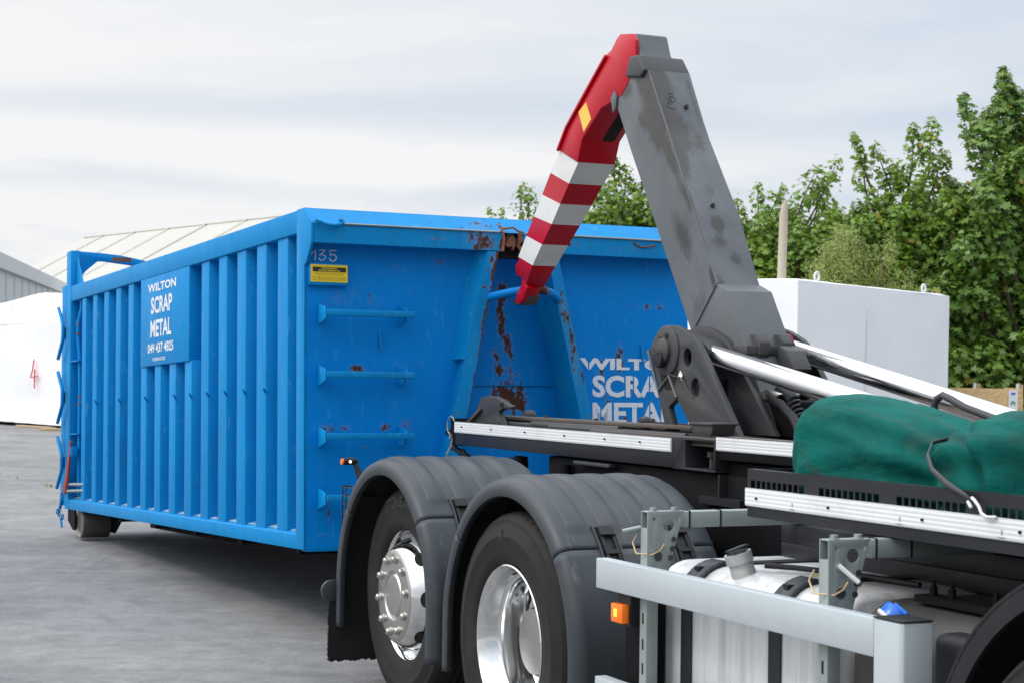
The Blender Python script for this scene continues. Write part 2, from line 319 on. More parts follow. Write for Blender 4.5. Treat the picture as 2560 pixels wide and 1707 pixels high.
# ------------------------------------------------------------------ geometry helper
class G:
    def __init__(s): s.v = []; s.f = []; s.mi = []; s.a = []
    def add(s, vs, fs, m=0, a=None):
        o = len(s.v); s.v += [tuple(p) for p in vs]; s.a += (a if a is not None else [0.0] * len(vs))
        for f in fs: s.f.append(tuple(i + o for i in f)); s.mi.append(m)
        return s
    def box(s, x0, x1, y0, y1, z0, z1, m=0, rot=None, about=None):
        vs = [(x, y, z) for x in (x0, x1) for y in (y0, y1) for z in (z0, z1)]
        if rot is not None:
            c = Vector(about if about else ((x0 + x1) / 2, (y0 + y1) / 2, (z0 + z1) / 2))
            vs = [tuple(rot @ (Vector(p) - c) + c) for p in vs]
        return s.add(vs, [(0, 1, 3, 2), (4, 6, 7, 5), (0, 4, 5, 1), (2, 3, 7, 6), (0, 2, 6, 4), (1, 5, 7, 3)], m)
    def prism(s, pts, axis, a, b, m=0, taper=None):
        """pts 2-D outline, extruded along axis from a to b ('x': pts are y,z; 'y': x,z; 'z': x,y)"""
        n = len(pts)
        def P(p, k): return {'x': (k, p[0], p[1]), 'y': (p[0], k, p[1]), 'z': (p[0], p[1], k)}[axis]
        vs = [P(p, a) for p in pts] + [P(p, b) for p in (taper or pts)]
        fs = [tuple(range(n)), tuple(range(2 * n - 1, n - 1, -1))] + [(i, (i + 1) % n, n + (i + 1) % n, n + i) for i in range(n)]
        return s.add(vs, fs, m)
    def tube(s, path, r, n=10, m=0, closed=False):
        P = [Vector(p) for p in path]; N = len(P); vs = []; prev = None
        rr = r if isinstance(r, (list, tuple)) else [r] * N
        for i in range(N):
            if closed: d = P[(i + 1) % N] - P[i - 1]
            else: d = P[min(i + 1, N - 1)] - P[max(i - 1, 0)]
            d.normalize()
            if prev is None:
                q = Vector((0, 0, 1)) if abs(d.z) < .9 else Vector((1, 0, 0)); e = d.cross(q).normalized()
            else: e = (prev - d * prev.dot(d)).normalized()
            prev = e; g = d.cross(e)
            for k in range(n):
                t = 2 * math.pi * k / n; vs.append(P[i] + (e * math.cos(t) + g * math.sin(t)) * rr[i])
        fs = []
        for i in range(N if closed else N - 1):
            j = (i + 1) % N
            fs += [(i * n + k, i * n + (k + 1) % n, j * n + (k + 1) % n, j * n + k) for k in range(n)]
        if not closed: fs += [tuple(range(n - 1, -1, -1)), tuple((N - 1) * n + k for k in range(n))]
        return s.add(vs, fs, m)
    def cyl(s, p, q, r, n=24, m=0, r2=None): return s.tube([p, q], [r, r2 if r2 is not None else r], n, m)
    def lathe(s, prof, c, n=48, m=0, closed=False):
        """prof (r, y): revolve about the y axis through c"""
        vs = []; N = len(prof)
        for k in range(n):
            t = 2 * math.pi * k / n
            vs += [(c[0] + r * math.cos(t), c[1] + y, c[2] + r * math.sin(t)) for r, y in prof]
        fs = []
        for k in range(n):
            j = (k + 1) % n
            for i in range(N if closed else N - 1):
                i2 = (i + 1) % N
                fs.append((k * N + i, k * N + i2, j * N + i2, j * N + i))
        return s.add(vs, fs, m)
    def grid(s, P, nu, nv, fn=None, m=0):
        """P(a,b) -> point, a,b in 0..1; fn(a,b) -> rust amount"""
        vs = []; at = []
        for j in range(nv + 1):
            for i in range(nu + 1):
                a, b = i / nu, j / nv; vs.append(P(a, b)); at.append(fn(a, b) if fn else 0.0)
        fs = [(j * (nu + 1) + i, j * (nu + 1) + i + 1, (j + 1) * (nu + 1) + i + 1, (j + 1) * (nu + 1) + i) for j in range(nv) for i in range(nu)]
        return s.add(vs, fs, m, at)
    def build(s, name, mat, parent=None, bevel=0.0, smooth=35, seg=2, recalc=True):
        me = bpy.data.meshes.new(name); me.from_pydata(s.v, [], s.f)
        for mm in (mat if isinstance(mat, (list, tuple)) else [mat]): me.materials.append(MATS[mm])
        me.polygons.foreach_set('material_index', s.mi)
        if any(s.a):
            at = me.attributes.new('rust', 'FLOAT', 'POINT'); at.data.foreach_set('value', s.a)
        if recalc or bevel:
            bm = bmesh.new(); bm.from_mesh(me)
            if recalc: bmesh.ops.recalc_face_normals(bm, faces=bm.faces)
            if bevel:
                ed = [e for e in bm.edges if len(e.link_faces) == 2 and e.calc_face_angle(0) > R(28)]
                bmesh.ops.bevel(bm, geom=ed, offset=bevel, segments=seg, affect='EDGES', profile=.5, clamp_overlap=True)
            bm.to_mesh(me); bm.free()
        return link(name, me, parent, smooth)
def link(name, me, parent=None, smooth=35):
    if smooth:
        me.polygons.foreach_set('use_smooth', [True] * len(me.polygons)); me.set_sharp_from_angle(angle=R(smooth))
    me.update()
    o = bpy.data.objects.new(name, me); COL.objects.link(o)
    if parent is not None: o.parent = parent
    return o
def tag(o, label=None, cat=None, group=None, kind=None):
    for k, v in (('label', label), ('category', cat), ('group', group), ('kind', kind)):
        if v: o[k] = v
    return o
def empty(name, M=None, parent=None):
    o = bpy.data.objects.new(name, None); COL.objects.link(o); o.empty_display_size = .2
    if parent is not None: o.parent = parent
    if M is not None: o.matrix_world = M
    return o
def frame_matrix(o, x, y, z):
    return Matrix(((x[0], y[0], z[0], o[0]), (x[1], y[1], z[1], o[1]), (x[2], y[2], z[2], o[2]), (0, 0, 0, 1)))
def curve_mesh(cu):
    o = bpy.data.objects.new('tmp', cu); COL.objects.link(o)
    dg = bpy.context.evaluated_depsgraph_get(); dg.update()
    me = bpy.data.meshes.new_from_object(o.evaluated_get(dg)); bpy.data.objects.remove(o); bpy.data.curves.remove(cu)
    return me
def text_geo(txt, bold=.0, depth=.0, spacing=1.0):
    cu = bpy.data.curves.new('t', 'FONT'); cu.body = txt; cu.size = 1; cu.offset = bold; cu.extrude = depth; cu.space_character = spacing
    cu.resolution_u = 3
    me = curve_mesh(cu); v = [tuple(p.co) for p in me.vertices]; f = [tuple(p.vertices) for p in me.polygons]
    bpy.data.meshes.remove(me)
    xs = [p[0] for p in v]; ys = [p[1] for p in v]
    x0, x1, y0, y1 = min(xs), max(xs), min(ys), max(ys)
    return [((p[0] - x0) / (x1 - x0), (p[1] - y0) / (y1 - y0)) for p in v], f
def plate(outline, holes, plane, a, b, name, mat, parent, bevel=.003):
    """flat plate with real holes; outline in the plane ('y': x,z), from a to b along the axis"""
    cu = bpy.data.curves.new('p', 'CURVE'); cu.dimensions = '2D'; cu.fill_mode = 'BOTH'; cu.extrude = abs(b - a) / 2 - bevel; cu.bevel_depth = bevel; cu.bevel_resolution = 1
    for pts in [outline] + holes:
        sp = cu.splines.new('POLY'); sp.points.add(len(pts) - 1); sp.use_cyclic_u = True
        for q, p in zip(sp.points, pts): q.co = (p[0], p[1], 0, 1)
    me = curve_mesh(cu); mid = (a + b) / 2
    for v in me.vertices:
        x, y, z = v.co
        v.co = {'y': (x, mid - z, y), 'x': (mid + z, x, y), 'z': (x, y, mid + z)}[plane]
    me.materials.clear(); me.materials.append(MATS[mat])
    bm = bmesh.new(); bm.from_mesh(me); bmesh.ops.remove_doubles(bm, verts=bm.verts, dist=1e-5); bmesh.ops.recalc_face_normals(bm, faces=bm.faces); bm.to_mesh(me); bm.free()
    return link(name, me, parent, 35)
def circ(x, y, r, n=20, ry=None): return [(x + r * math.cos(2 * math.pi * k / n), y + (ry or r) * math.sin(2 * math.pi * k / n)) for k in range(n)]
def lerp(a, b, t): return a + (b - a) * t
def seg(tab, x):
    tab = sorted(tab)
    if x <= tab[0][0]: i = 0
    elif x >= tab[-1][0]: i = len(tab) - 2
    else: i = max(k for k in range(len(tab) - 1) if tab[k][0] <= x)
    (x0, y0), (x1, y1) = tab[i], tab[i + 1]
    return y0 + (y1 - y0) * (x - x0) / (x1 - x0)
def blobs(lst):
    def f(x, y):
        m = 0.0
        for (cx, cy, rx, ry, amp) in lst:
            d = math.hypot((x - cx) / rx, (y - cy) / ry)
            if d < 1.6: m = max(m, amp * max(0, 1 - d / 1.6))
        return m
    return f
# ------------------------------------------------------------------ the setting
def make_ground():
    g = G(); g.add([(-400, -60, 0), (400, -60, 0), (400, 900, 0), (-400, 900, 0)], [(0, 1, 2, 3)])
    tag(g.build('ground', 'concrete', smooth=0), kind='structure')
make_ground()
def along(p, d, L): return (p[0] + d[0] * L, p[1] + d[1] * L)
def make_grey_warehouse():
    d = Vector((-.174, .985)); d.normalize(); nrm = Vector((d.y, -d.x)); p0 = Vector((-16.6, 50.0)); L = 58; H = 5.05
    root = empty('grey_warehouse', Matrix.Translation((p0.x, p0.y, 0)))
    tag(root, 'pale grey metal clad warehouse with vertical ribs at the left edge', 'warehouse')
    g = G()
    pts = []; k = 0; step = 3.1
    q = []
    while k * step < L:                       # trapezoid rib profile, in plan
        a = k * step
        q += [(a, 0), (a + 2.85, 0), (a + 2.9, .07), (a + 3.05, .07)]; k += 1
    q += [(L, 0)]
    base = [(d * a + nrm * b) for a, b in q]
    vs = [(p.x, p.y, 0) for p in base] + [(p.x, p.y, H - .5) for p in base]; n = len(base)
    g.add(vs, [(i, i + 1, n + i + 1, n + i) for i in range(n - 1)])
    bk = [d * 0 - nrm * 14, d * L - nrm * 14]
    g.add([(base[0].x, base[0].y, 0), (base[0].x, base[0].y, H - .3), (bk[0].x, bk[0].y, H - .3), (bk[0].x, bk[0].y, 0)], [(0, 1, 2, 3)])
    g.build('wall', 'grey_cladding', root, smooth=0)
    g = G()
    prof = [(.10, H - .62), (.16, H - .60), (.16, H - .02), (.08, H), (-.3, H), (-.3, H - .62)]
    a0, a1 = d * -.1, d * L; n = len(prof)
    vs = [(a0.x + nrm.x * b, a0.y + nrm.y * b, z) for b, z in prof] + [(a1.x + nrm.x * b, a1.y + nrm.y * b, z) for b, z in prof]
    g.add(vs, [(i, (i + 1) % n, n + (i + 1) % n, n + i) for i in range(n)] + [tuple(range(n))])
    g.build('eaves_fascia', 'grey_cladding', root, smooth=0)
    g = G(); r0, r1 = d * 0 - nrm * .3, d * L - nrm * .3; t0, t1 = d * 0 - nrm * 14, d * L - nrm * 14
    g.add([(r0.x, r0.y, H - .05), (r1.x, r1.y, H - .05), (t1.x, t1.y, H + .5), (t0.x, t0.y, H + .5)], [(0, 1, 2, 3)])
    g.build('roof', 'white_roofing', root, smooth=0)
make_grey_warehouse()
def make_white_roof_hall():
    pk = Vector((-29.5, 120.0)); dr = Vector((.588, -.809)); dv = Vector((-.809, -.588)); HR = 9.0; L = 29.6; S = 14.0; drop = .565
    root = empty('white_roof_hall', Matrix.Translation((pk.x, pk.y, 0)))
    tag(root, 'long hall with a pale ribbed roof rising beyond the blue container', 'hall')
    g = G(); vs = []; k = 0
    q = []
    while k * .55 < L: q += [(k * .55, 0), (k * .55 + .45, 0), (k * .55 + .475, .014), (k * .55 + .525, .014)]; k += 1
    for t, z in ((0, HR), (S, HR - S * drop)):
        vs += [((dr.x * a + dv.x * t), (dr.y * a + dv.y * t), z + b) for a, b in q]
    n = len(q); g.add(vs, [(i, i + 1, n + i + 1, n + i) for i in range(n - 1)])
    vs = [((dr.x * a - dv.x * t), (dr.y * a - dv.y * t), z) for t, z in ((0, HR), (S, HR - S * drop)) for a in (0, L)]
    g.add(vs, [(0, 1, 3, 2)])
    g.build('roof', 'white_roofing', root, smooth=0)
    g = G()
    for i in range(5):                        # darker lap seams running down the slope
        a = 3.1 + i * 5.2
        p = [(dr.x * (a + e) + dv.x * t, dr.y * (a + e) + dv.y * t, HR - t * drop + .09) for t in (0, S) for e in (0, .22)]
        g.add(p, [(0, 1, 3, 2)])
    g.build('roof_seam', 'roof_seam', root, smooth=0)
    g = G(); g.tube([(dr.x * a, dr.y * a, HR + .03) for a in (0, L)], .06, 6); g.build('ridge_cap', 'white_roofing', root)
    g = G(); e = [(-.0, 0), (S, -S * drop)]
    g.add([(dv.x * S, dv.y * S, 0), (dv.x * S, dv.y * S, HR - S * drop), (0, 0, HR - .1), (-dv.x * S, -dv.y * S, HR - S * drop), (-dv.x * S, -dv.y * S, 0)], [(0, 1, 2, 3, 4)])
    g.add([(dv.x * (S - .4), dv.y * (S - .4), 0), (dv.x * (S - .4), dv.y * (S - .4), HR - S * drop), (dr.x * L + dv.x * (S - .4), dr.y * L + dv.y * (S - .4), HR - S * drop), (dr.x * L + dv.x * (S - .4), dr.y * L + dv.y * (S - .4), 0)], [(0, 1, 2, 3)])
    g.build('wall', 'grey_cladding', root, smooth=0)
make_white_roof_hall()

# ------------------------------------------------------------------ white wrapped loads
def wrapped_box(name, corner, da, La, db, Lb, Htab, mat='white_wrap', sag=.03, z0=.07, hip=0.0):
    """sheeted block: da/db plan directions from a corner; Htab(a, b) top height; skirt crumples near the ground"""
    na, nb, nz = 46, 26, 26; vs = []; fs = []
    def P(a, b, z, out):
        n = mnoise.noise(Vector((a * 1.3, b * 1.3, z * 1.1))) * sag
        ruf = max(0, 1 - (z - z0) / .42) * (mnoise.noise(Vector((a * 5.5, b * 5.5, z * 2.2))) * .09 + .05) if z < z0 + .42 else 0
        o = n + ruf
        return (da[0] * a + db[0] * b + out[0] * o, da[1] * a + db[1] * b + out[1] * o, z)
    ring = [(a / na * La, 0, (-db[0], -db[1])) for a in range(na)] + [(La, b / nb * Lb, (da[0], da[1])) for b in range(nb)] + \
           [(La - a / na * La, Lb, (db[0], db[1])) for a in range(na)] + [(0, Lb - b / nb * Lb, (-da[0], -da[1])) for b in range(nb)]
    n = len(ring)
    for k in range(nz + 1):
        for a, b, o in ring:
            h = Htab(a, b, True); vs.append(P(a, b, z0 + (h - z0) * k / nz, o))
    fs += [(k * n + i, k * n + (i + 1) % n, (k + 1) * n + (i + 1) % n, (k + 1) * n + i) for k in range(nz) for i in range(n)]
    g = G(); g.add(vs, fs)
    def T(u, v):
        a, b = u * La, v * Lb; z = Htab(a, b, False) + mnoise.noise(Vector((a * .9, b * .9, 3))) * sag
        if u in (0, 1) or v in (0, 1): z = Htab(a, b, True)
        return (da[0] * a + db[0] * b, da[1] * a + db[1] * b, z)
    g.grid(T, na, nb)
    root = empty(name, Matrix.Translation((corner[0], corner[1], 0)))
    ob = g.build('sheeting', mat, root, smooth=50)
    return root
def make_right_block():
    da = Vector((.654, .756)); db = Vector((-.756, .654))
    c = (3.59, 22.0)
    def Ht(a, b, edge): return 2.615 - (.0 if not edge else .02) - .012 * a
    r = wrapped_box('wrapped_block', c, da, 4.1, db, 2.3, Ht, sag=.015)
    tag(r, 'white sheeted block behind the hook arm, in front of the trees', 'wrapped load', 'white sheeted loads')
    for a in (.62, 3.52):
        g = G(); p = da * a + db * .10
        g.tube([(p.x + da.x * .055 * math.cos(t), p.y + da.y * .055 * math.cos(t), 2.675 - .012 * a + .055 * math.sin(t)) for t in [2 * math.pi * k / 18 for k in range(18)]], .017, 8, closed=True)
        g.cyl((p.x, p.y, 2.57), (p.x, p.y, 2.63 - .012 * a), .03, 10)
        g.build('lifting_eye', 'white_steel', r)
    g = G()                                                  # taped seam
    g.tube([(da.x * 1.75 - db.x * .012, da.y * 1.75 - db.y * .012, z) for z in (2.3, 1.2)], .012, 6); g.build('seam', 'white_wrap', r)
make_right_block()
def make_left_block():
    # front face runs from far left to the near right corner hidden behind the container
    da = Vector((.72, -.694)); db = Vector((.694, .72))
    c = (-13.85, 38.6); L = 9.4
    def Ht(a, b, edge):
        top = seg([(0, 2.3), (3.5, 2.455), (5.30, 2.665), (5.56, 2.54), (5.99, 2.384), (7.4, 2.15), (9.4, 2.0)], a)
        wall = seg([(0, 1.90), (4.9, 2.0), (7.1, 2.09), (9.4, 1.95)], a)
        return wall + (top - wall) * min(1, b / .75) if not edge else (wall if b < .01 else wall + (top - wall) * min(1, b / .75))
    r = wrapped_box('wrapped_long_block', c, da, L, db, 2.2, Ht, sag=.03)
    tag(r, 'white sheeted load marked with a red 4, left of the blue container', 'wrapped load', 'white sheeted loads')
    # red marker figure
    def on(a, z): return (da.x * a - db.x * .06, da.y * a - db.y * .06, z)
    g = G(); a0 = 6.30
    g.tube([on(a0 + .02, 1.32), on(a0 - .035, 1.10), on(a0 - .10, .97), on(a0 + .17, 1.0)], .013, 6)
    g.tube([on(a0 + .05, 1.13), on(a0 + .055, .95), on(a0 + .05, .76)], .013, 6)
    g.build('marking', 'red_marker', r)
    for a, z in ((4.75, 2.26), (5.15, 2.24)):
        g = G(); p = da * a + db * .36
        g.tube([(p.x + da.x * .05 * math.cos(t), p.y + da.y * .05 * math.cos(t), z + .03 + .05 * math.sin(t)) for t in [2 * math.pi * k / 16 for k in range(16)]], .009, 6, closed=True)
        g.build('eyelet', 'galvanised', r)
    g = G(); g.box(0, 1, 0, 1, 0, 1)
    g.v = [(da.x * (x * (L - .1) + .05) + db.x * (y * 2.1 + .02), da.y * (x * (L - .1) + .05) + db.y * (y * 2.1 + .02), z * .10) for x, y, z in g.v]
    g.build('pallet_base', 'black_frame', r, smooth=0)
make_left_block()
def plank(x, y, ang, L, w, lab):
    g = G(); g.box(-L / 2, L / 2, -w / 2, w / 2, 0, .045)
    o = g.build('wooden_plank', 'wood', bevel=.004); o.location = (x, y, .0); o.rotation_euler.z = ang
    tag(o, lab, 'plank', 'planks beside the sheeted load')
plank(-9.18, 33.78, R(-38), 1.1, .13, 'wooden plank lying against the white sheeted load, farther from the container')
plank(-8.36, 32.95, R(-6), 1.0, .15, 'wooden plank on the ground close to the rear of the blue container')

# ------------------------------------------------------------------ hoarding and pole
def make_hoarding():
    Y = 26.2; root = empty('board_hoarding', Matrix.Translation((7.46, Y, 0)))
    tag(root, 'raw chipboard hoarding with a white safety sign below the trees', 'hoarding')
    g = G(); g.box(-2.2, -.02, -.012, .012, .05, 1.222); g.box(0, .18, -.012, .012, .05, 1.228); g.build('board', 'osb_board', root)
    g = G(); g.box(.185, .21, -.012, .9, .05, 1.228); g.build('return_board', 'osb_board', root)
    for x in (-.50, .145):
        g = G(); g.box(x - .02, x + .02, .02, .06, 0, 1.30); g.build('steel_post', 'white_steel', root)
        g = G(); g.box(x + .03, x + .08, .02, .07, 0, 1.29); g.build('timber_post', 'wood', root)
    s = G(); s.box(-.005, .135, -.022, -.0145, .72, 1.205); sg = s.build('safety_sign', 'sign_white', root)
    s = G(); s.box(.035, .095, -.0255, -.0235, 1.135, 1.165); s.build('symbol', 'blue_cap', sg)
    s = G(); s.prism([(.03, .98), (.03, 1.02), (.062, 1.045), (.095, 1.02), (.095, .98), (.078, .98), (.078, 1.01), (.047, 1.01), (.047, .98)], 'y', -.0255, -.0235); s.build('symbol', 'green_leaf_sign', sg)
    s = G(); s.box(.015, .115, -.0255, -.0235, .86, .885); s.build('symbol', 'sign_red', sg)
    s.__init__()
make_hoarding()
def make_pole():
    x, Y = 3.79, 24.6
    g = G(); g.tube([(-.05, 0, 0), (-.02, 0, 2.0), (.005, 0, 3.62), (.016, .0, 3.75), (.03, 0, 3.86)], [.072, .066, .060, .045, .006], 14)
    o = g.build('wooden_pole', 'pole_wood'); o.location = (x, Y, 0)
    tag(o, 'weathered round wooden pole with pointed top in front of the trees', 'pole')
make_pole()

# ------------------------------------------------------------------ trees
MAPLE = [(0, -.5), (.16, -.16), (.52, -.30), (.36, 0), (.62, .22), (.22, .24), (0, .62), (-.22, .24), (-.62, .22), (-.36, 0), (-.52, -.30), (-.16, -.16)]
LANCE = [(0, -.6), (.11, -.1), (.07, .3), (0, .7), (-.09, .25), (-.11, -.15)]
def leaf_mesh(name, pts, normals, sizes, tints, shape, mat, parent, seed=1):
    rg = np.random.default_rng(seed); N = len(pts); P = np.asarray(pts); nrm = np.asarray(normals); nrm = nrm / np.linalg.norm(nrm, axis=1, keepdims=True)
    up = rg.normal(size=(N, 3)); up[:, 2] -= .9
    t = np.cross(nrm, up); t /= np.linalg.norm(t, axis=1, keepdims=True); b = np.cross(nrm, t)
    S = np.asarray(shape); K = len(S); sz = np.asarray(sizes)[:, None, None]
    V = P[:, None, :] + sz * (S[None, :, 0:1] * t[:, None, :] + S[None, :, 1:2] * b[:, None, :])
    V = V + sz * (np.abs(S[None, :, 0:1]) * -.35) * nrm[:, None, :] * rg.uniform(-.5, 1, (N, 1, 1))
    me = bpy.data.meshes.new(name); me.vertices.add(N * K); me.vertices.foreach_set('co', V.reshape(-1).astype(np.float32))
    me.loops.add(N * K); me.loops.foreach_set('vertex_index', np.arange(N * K, dtype=np.int32))
    me.polygons.add(N); me.polygons.foreach_set('loop_start', np.arange(0, N * K, K, dtype=np.int32))
    try: me.polygons.foreach_set('loop_total', np.full(N, K, dtype=np.int32))
    except Exception: pass
    me.materials.append(MATS[mat]); me.update(calc_edges=True); me.validate()
    at = me.attributes.new('tint', 'FLOAT', 'FACE'); at.data.foreach_set('value', np.asarray(tints, dtype=np.float32)[:len(me.polygons)])
    o = bpy.data.objects.new(name, me); COL.objects.link(o); o.parent = parent
    return o
def make_tree(name, x, y, lab, shoots, base_r=.12, leaf=.13, per=150, mat='maple_leaf', shape=MAPLE, seed=1, fork=1.2, spread=.34, cat='tree', trunk=True, droop=.2):
    """shoots: (dx, dy, z_tip, length, radius) leafy shoots round the stem; every shoot is a limb carrying leaves"""
    rg = np.random.default_rng(seed)
    root = empty(name, Matrix.Translation((x, y, 0))); tag(root, lab, cat, 'trees and bushes along the yard edge')
    pts = []; nr = []; sz = []; ti = []
    limb = G()
    for (dx, dy, zt, L, rad) in shoots:
        tip = np.array([dx, dy, zt]); inward = np.array([-dx * .75, -dy * .75, 0]) ; n = np.linalg.norm(inward) + 1e-6
        dirv = np.array([dx * .35, dy * .35, 1.0]); dirv += rg.normal(size=3) * .12; dirv /= np.linalg.norm(dirv)
        base = tip - dirv * L
        st = np.array([base[0] * .25, base[1] * .25, max(.3, base[2] - .9 - .4 * np.hypot(dx, dy))])
        mid = (st + base) / 2 + rg.normal(size=3) * .06
        limb.tube([st, mid, base, tip - dirv * .08], [base_r * .30, base_r * .22, base_r * .15, .006], 5)
        rad *= 1.22; m = int(per * 1.75 * L * (rad / spread))
        s = rg.uniform(0, 1, m) ** .8
        width = rad * (1 - .72 * s ** 1.6) + .03
        off = rg.normal(size=(m, 3)); off /= np.linalg.norm(off, axis=1, keepdims=True); rr = width * rg.uniform(.25, 1, m) ** .6
        p = base + dirv * (L * s)[:, None] + off * rr[:, None]
        nv = off * .75 + np.array([0, -.25, .75]) + rg.normal(size=(m, 3)) * .45
        pts.append(p); nr.append(nv); sz.append(leaf * .84 * rg.uniform(.45, 1.2, m) * (1 - .3 * s))
        g0 = rg.uniform(-.12, .12)
        ti.append(np.clip(.30 + g0 + .25 * (rr / (width + .01)) + .18 * s + rg.normal(size=m) * .16, 0, .92) + (rg.uniform(0, 1, m) > .985) * .6)
    pts = np.concatenate(pts); nr = np.concatenate(nr)
    ok = pts[:, 2] > .1
    leaf_mesh('crown', pts[ok], nr[ok], np.concatenate(sz)[ok], np.concatenate(ti)[ok], shape, mat, root, seed + 5)
    limb.tube([(0, 0, 0), (.02, 0, fork * .6), (0, .02, fork), (0, 0, fork + .9)], [base_r, base_r * .85, base_r * .7, base_r * .3], 10)
    limb.build('trunk', 'bark', root, smooth=60, recalc=False)
    return root
def crown(prof, n, seed, depth=.9, L=(.5, .9), rad=(.26, .40), inner=.6):
    """prof: (dx, z_low, z_high) outline of the crown as seen across the yard; fills it with shoots"""
    rg = np.random.default_rng(seed); out = []
    xs = [p[0] for p in prof]; lo = [p[1] for p in prof]; hi = [p[2] for p in prof]
    for k in range(n):
        dx = rg.uniform(xs[0], xs[-1]); a, b = np.interp(dx, xs, lo), np.interp(dx, xs, hi)
        z = a + (b - a) * rg.uniform(.0, 1.0) ** .75
        top = z > b - .5
        out.append((dx, rg.uniform(-depth, depth), z, rg.uniform(*L) * (1.0 if top else .85), rg.uniform(*rad) * (.75 if top else 1.1)))
    return out
def tips(lst): return [(dx, dy, z, L, r) for dx, dy, z, L, r in lst]
# big maple at the right edge
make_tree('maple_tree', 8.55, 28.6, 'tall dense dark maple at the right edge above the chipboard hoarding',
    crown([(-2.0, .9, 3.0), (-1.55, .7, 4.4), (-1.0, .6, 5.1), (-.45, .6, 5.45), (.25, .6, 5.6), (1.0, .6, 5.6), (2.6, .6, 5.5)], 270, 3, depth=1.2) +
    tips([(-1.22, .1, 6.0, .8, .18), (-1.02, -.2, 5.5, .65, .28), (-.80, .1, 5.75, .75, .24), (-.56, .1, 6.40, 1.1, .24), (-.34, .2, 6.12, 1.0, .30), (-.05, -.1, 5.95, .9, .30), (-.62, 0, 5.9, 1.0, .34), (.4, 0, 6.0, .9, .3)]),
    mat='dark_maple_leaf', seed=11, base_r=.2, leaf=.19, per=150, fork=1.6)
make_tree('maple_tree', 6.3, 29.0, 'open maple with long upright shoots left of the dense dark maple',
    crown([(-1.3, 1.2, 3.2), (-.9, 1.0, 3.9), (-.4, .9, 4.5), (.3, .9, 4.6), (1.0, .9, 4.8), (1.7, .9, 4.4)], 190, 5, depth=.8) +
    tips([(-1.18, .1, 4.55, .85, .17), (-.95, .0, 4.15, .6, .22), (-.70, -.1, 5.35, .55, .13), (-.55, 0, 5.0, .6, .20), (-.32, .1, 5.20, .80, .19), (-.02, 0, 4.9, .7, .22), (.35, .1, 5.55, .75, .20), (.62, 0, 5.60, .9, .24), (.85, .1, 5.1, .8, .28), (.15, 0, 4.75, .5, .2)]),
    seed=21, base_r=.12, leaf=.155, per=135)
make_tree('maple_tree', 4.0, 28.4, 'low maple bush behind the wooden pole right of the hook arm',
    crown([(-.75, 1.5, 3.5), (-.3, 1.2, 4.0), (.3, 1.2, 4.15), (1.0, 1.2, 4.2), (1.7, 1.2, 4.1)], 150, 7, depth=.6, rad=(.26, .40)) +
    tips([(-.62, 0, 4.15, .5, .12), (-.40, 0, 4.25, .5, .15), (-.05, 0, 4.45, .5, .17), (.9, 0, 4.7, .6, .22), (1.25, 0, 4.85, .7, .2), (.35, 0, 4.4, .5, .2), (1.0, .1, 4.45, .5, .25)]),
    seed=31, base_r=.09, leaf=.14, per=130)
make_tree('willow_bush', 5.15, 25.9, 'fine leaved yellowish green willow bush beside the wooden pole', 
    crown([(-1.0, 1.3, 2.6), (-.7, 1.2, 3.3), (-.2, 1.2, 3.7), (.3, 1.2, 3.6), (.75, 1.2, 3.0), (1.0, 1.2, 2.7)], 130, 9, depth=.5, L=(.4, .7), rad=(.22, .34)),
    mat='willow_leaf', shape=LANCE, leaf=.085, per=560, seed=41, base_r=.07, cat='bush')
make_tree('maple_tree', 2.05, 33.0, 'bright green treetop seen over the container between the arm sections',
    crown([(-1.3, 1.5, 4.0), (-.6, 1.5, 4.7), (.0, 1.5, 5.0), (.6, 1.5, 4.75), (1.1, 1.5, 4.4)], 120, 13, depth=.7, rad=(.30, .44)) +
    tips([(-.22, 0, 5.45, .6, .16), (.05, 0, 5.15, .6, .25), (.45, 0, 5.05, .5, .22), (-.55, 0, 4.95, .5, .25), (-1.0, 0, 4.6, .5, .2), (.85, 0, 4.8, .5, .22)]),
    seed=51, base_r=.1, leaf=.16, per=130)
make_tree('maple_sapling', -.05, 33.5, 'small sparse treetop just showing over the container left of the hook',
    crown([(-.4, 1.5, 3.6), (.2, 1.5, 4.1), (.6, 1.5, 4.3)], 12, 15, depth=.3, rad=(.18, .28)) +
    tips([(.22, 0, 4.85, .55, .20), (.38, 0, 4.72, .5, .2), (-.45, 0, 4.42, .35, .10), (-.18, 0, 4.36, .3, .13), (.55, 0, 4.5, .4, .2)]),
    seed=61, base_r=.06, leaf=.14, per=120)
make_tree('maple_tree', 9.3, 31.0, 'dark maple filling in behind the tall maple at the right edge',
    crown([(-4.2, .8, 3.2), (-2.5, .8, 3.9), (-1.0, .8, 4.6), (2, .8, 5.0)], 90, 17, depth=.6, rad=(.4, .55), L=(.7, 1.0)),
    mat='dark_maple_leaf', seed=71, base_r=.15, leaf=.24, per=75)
# weeds in the joint of the yard
def make_weeds():
    g = G(); rg = random.Random(4)
    for cx, cy, n, s in ((-6.30, 21.3, 14, .12), (-5.25, 19.9, 8, .06), (-6.0, 21.0, 3, .3)):
        for k in range(n):
            x, y = cx + rg.gauss(0, s * .5), cy + rg.gauss(0, .06); a = rg.uniform(0, 6.28); L = rg.uniform(.03, .08)
            d = Vector((math.cos(a), math.sin(a), 0)); e = Vector((-d.y, d.x, 0)) * .012; t = Vector((x, y, 0)) + d * L * .7 + Vector((0, 0, L * .6))
            g.add([(x - e.x, y - e.y, 0), (x + e.x, y + e.y, 0), tuple(t)], [(0, 1, 2)])
    o = g.build('weeds', 'willow_leaf', smooth=0, recalc=False); tag(o, 'little green weeds growing in a joint of the yard', 'weeds', kind='stuff')
make_weeds()
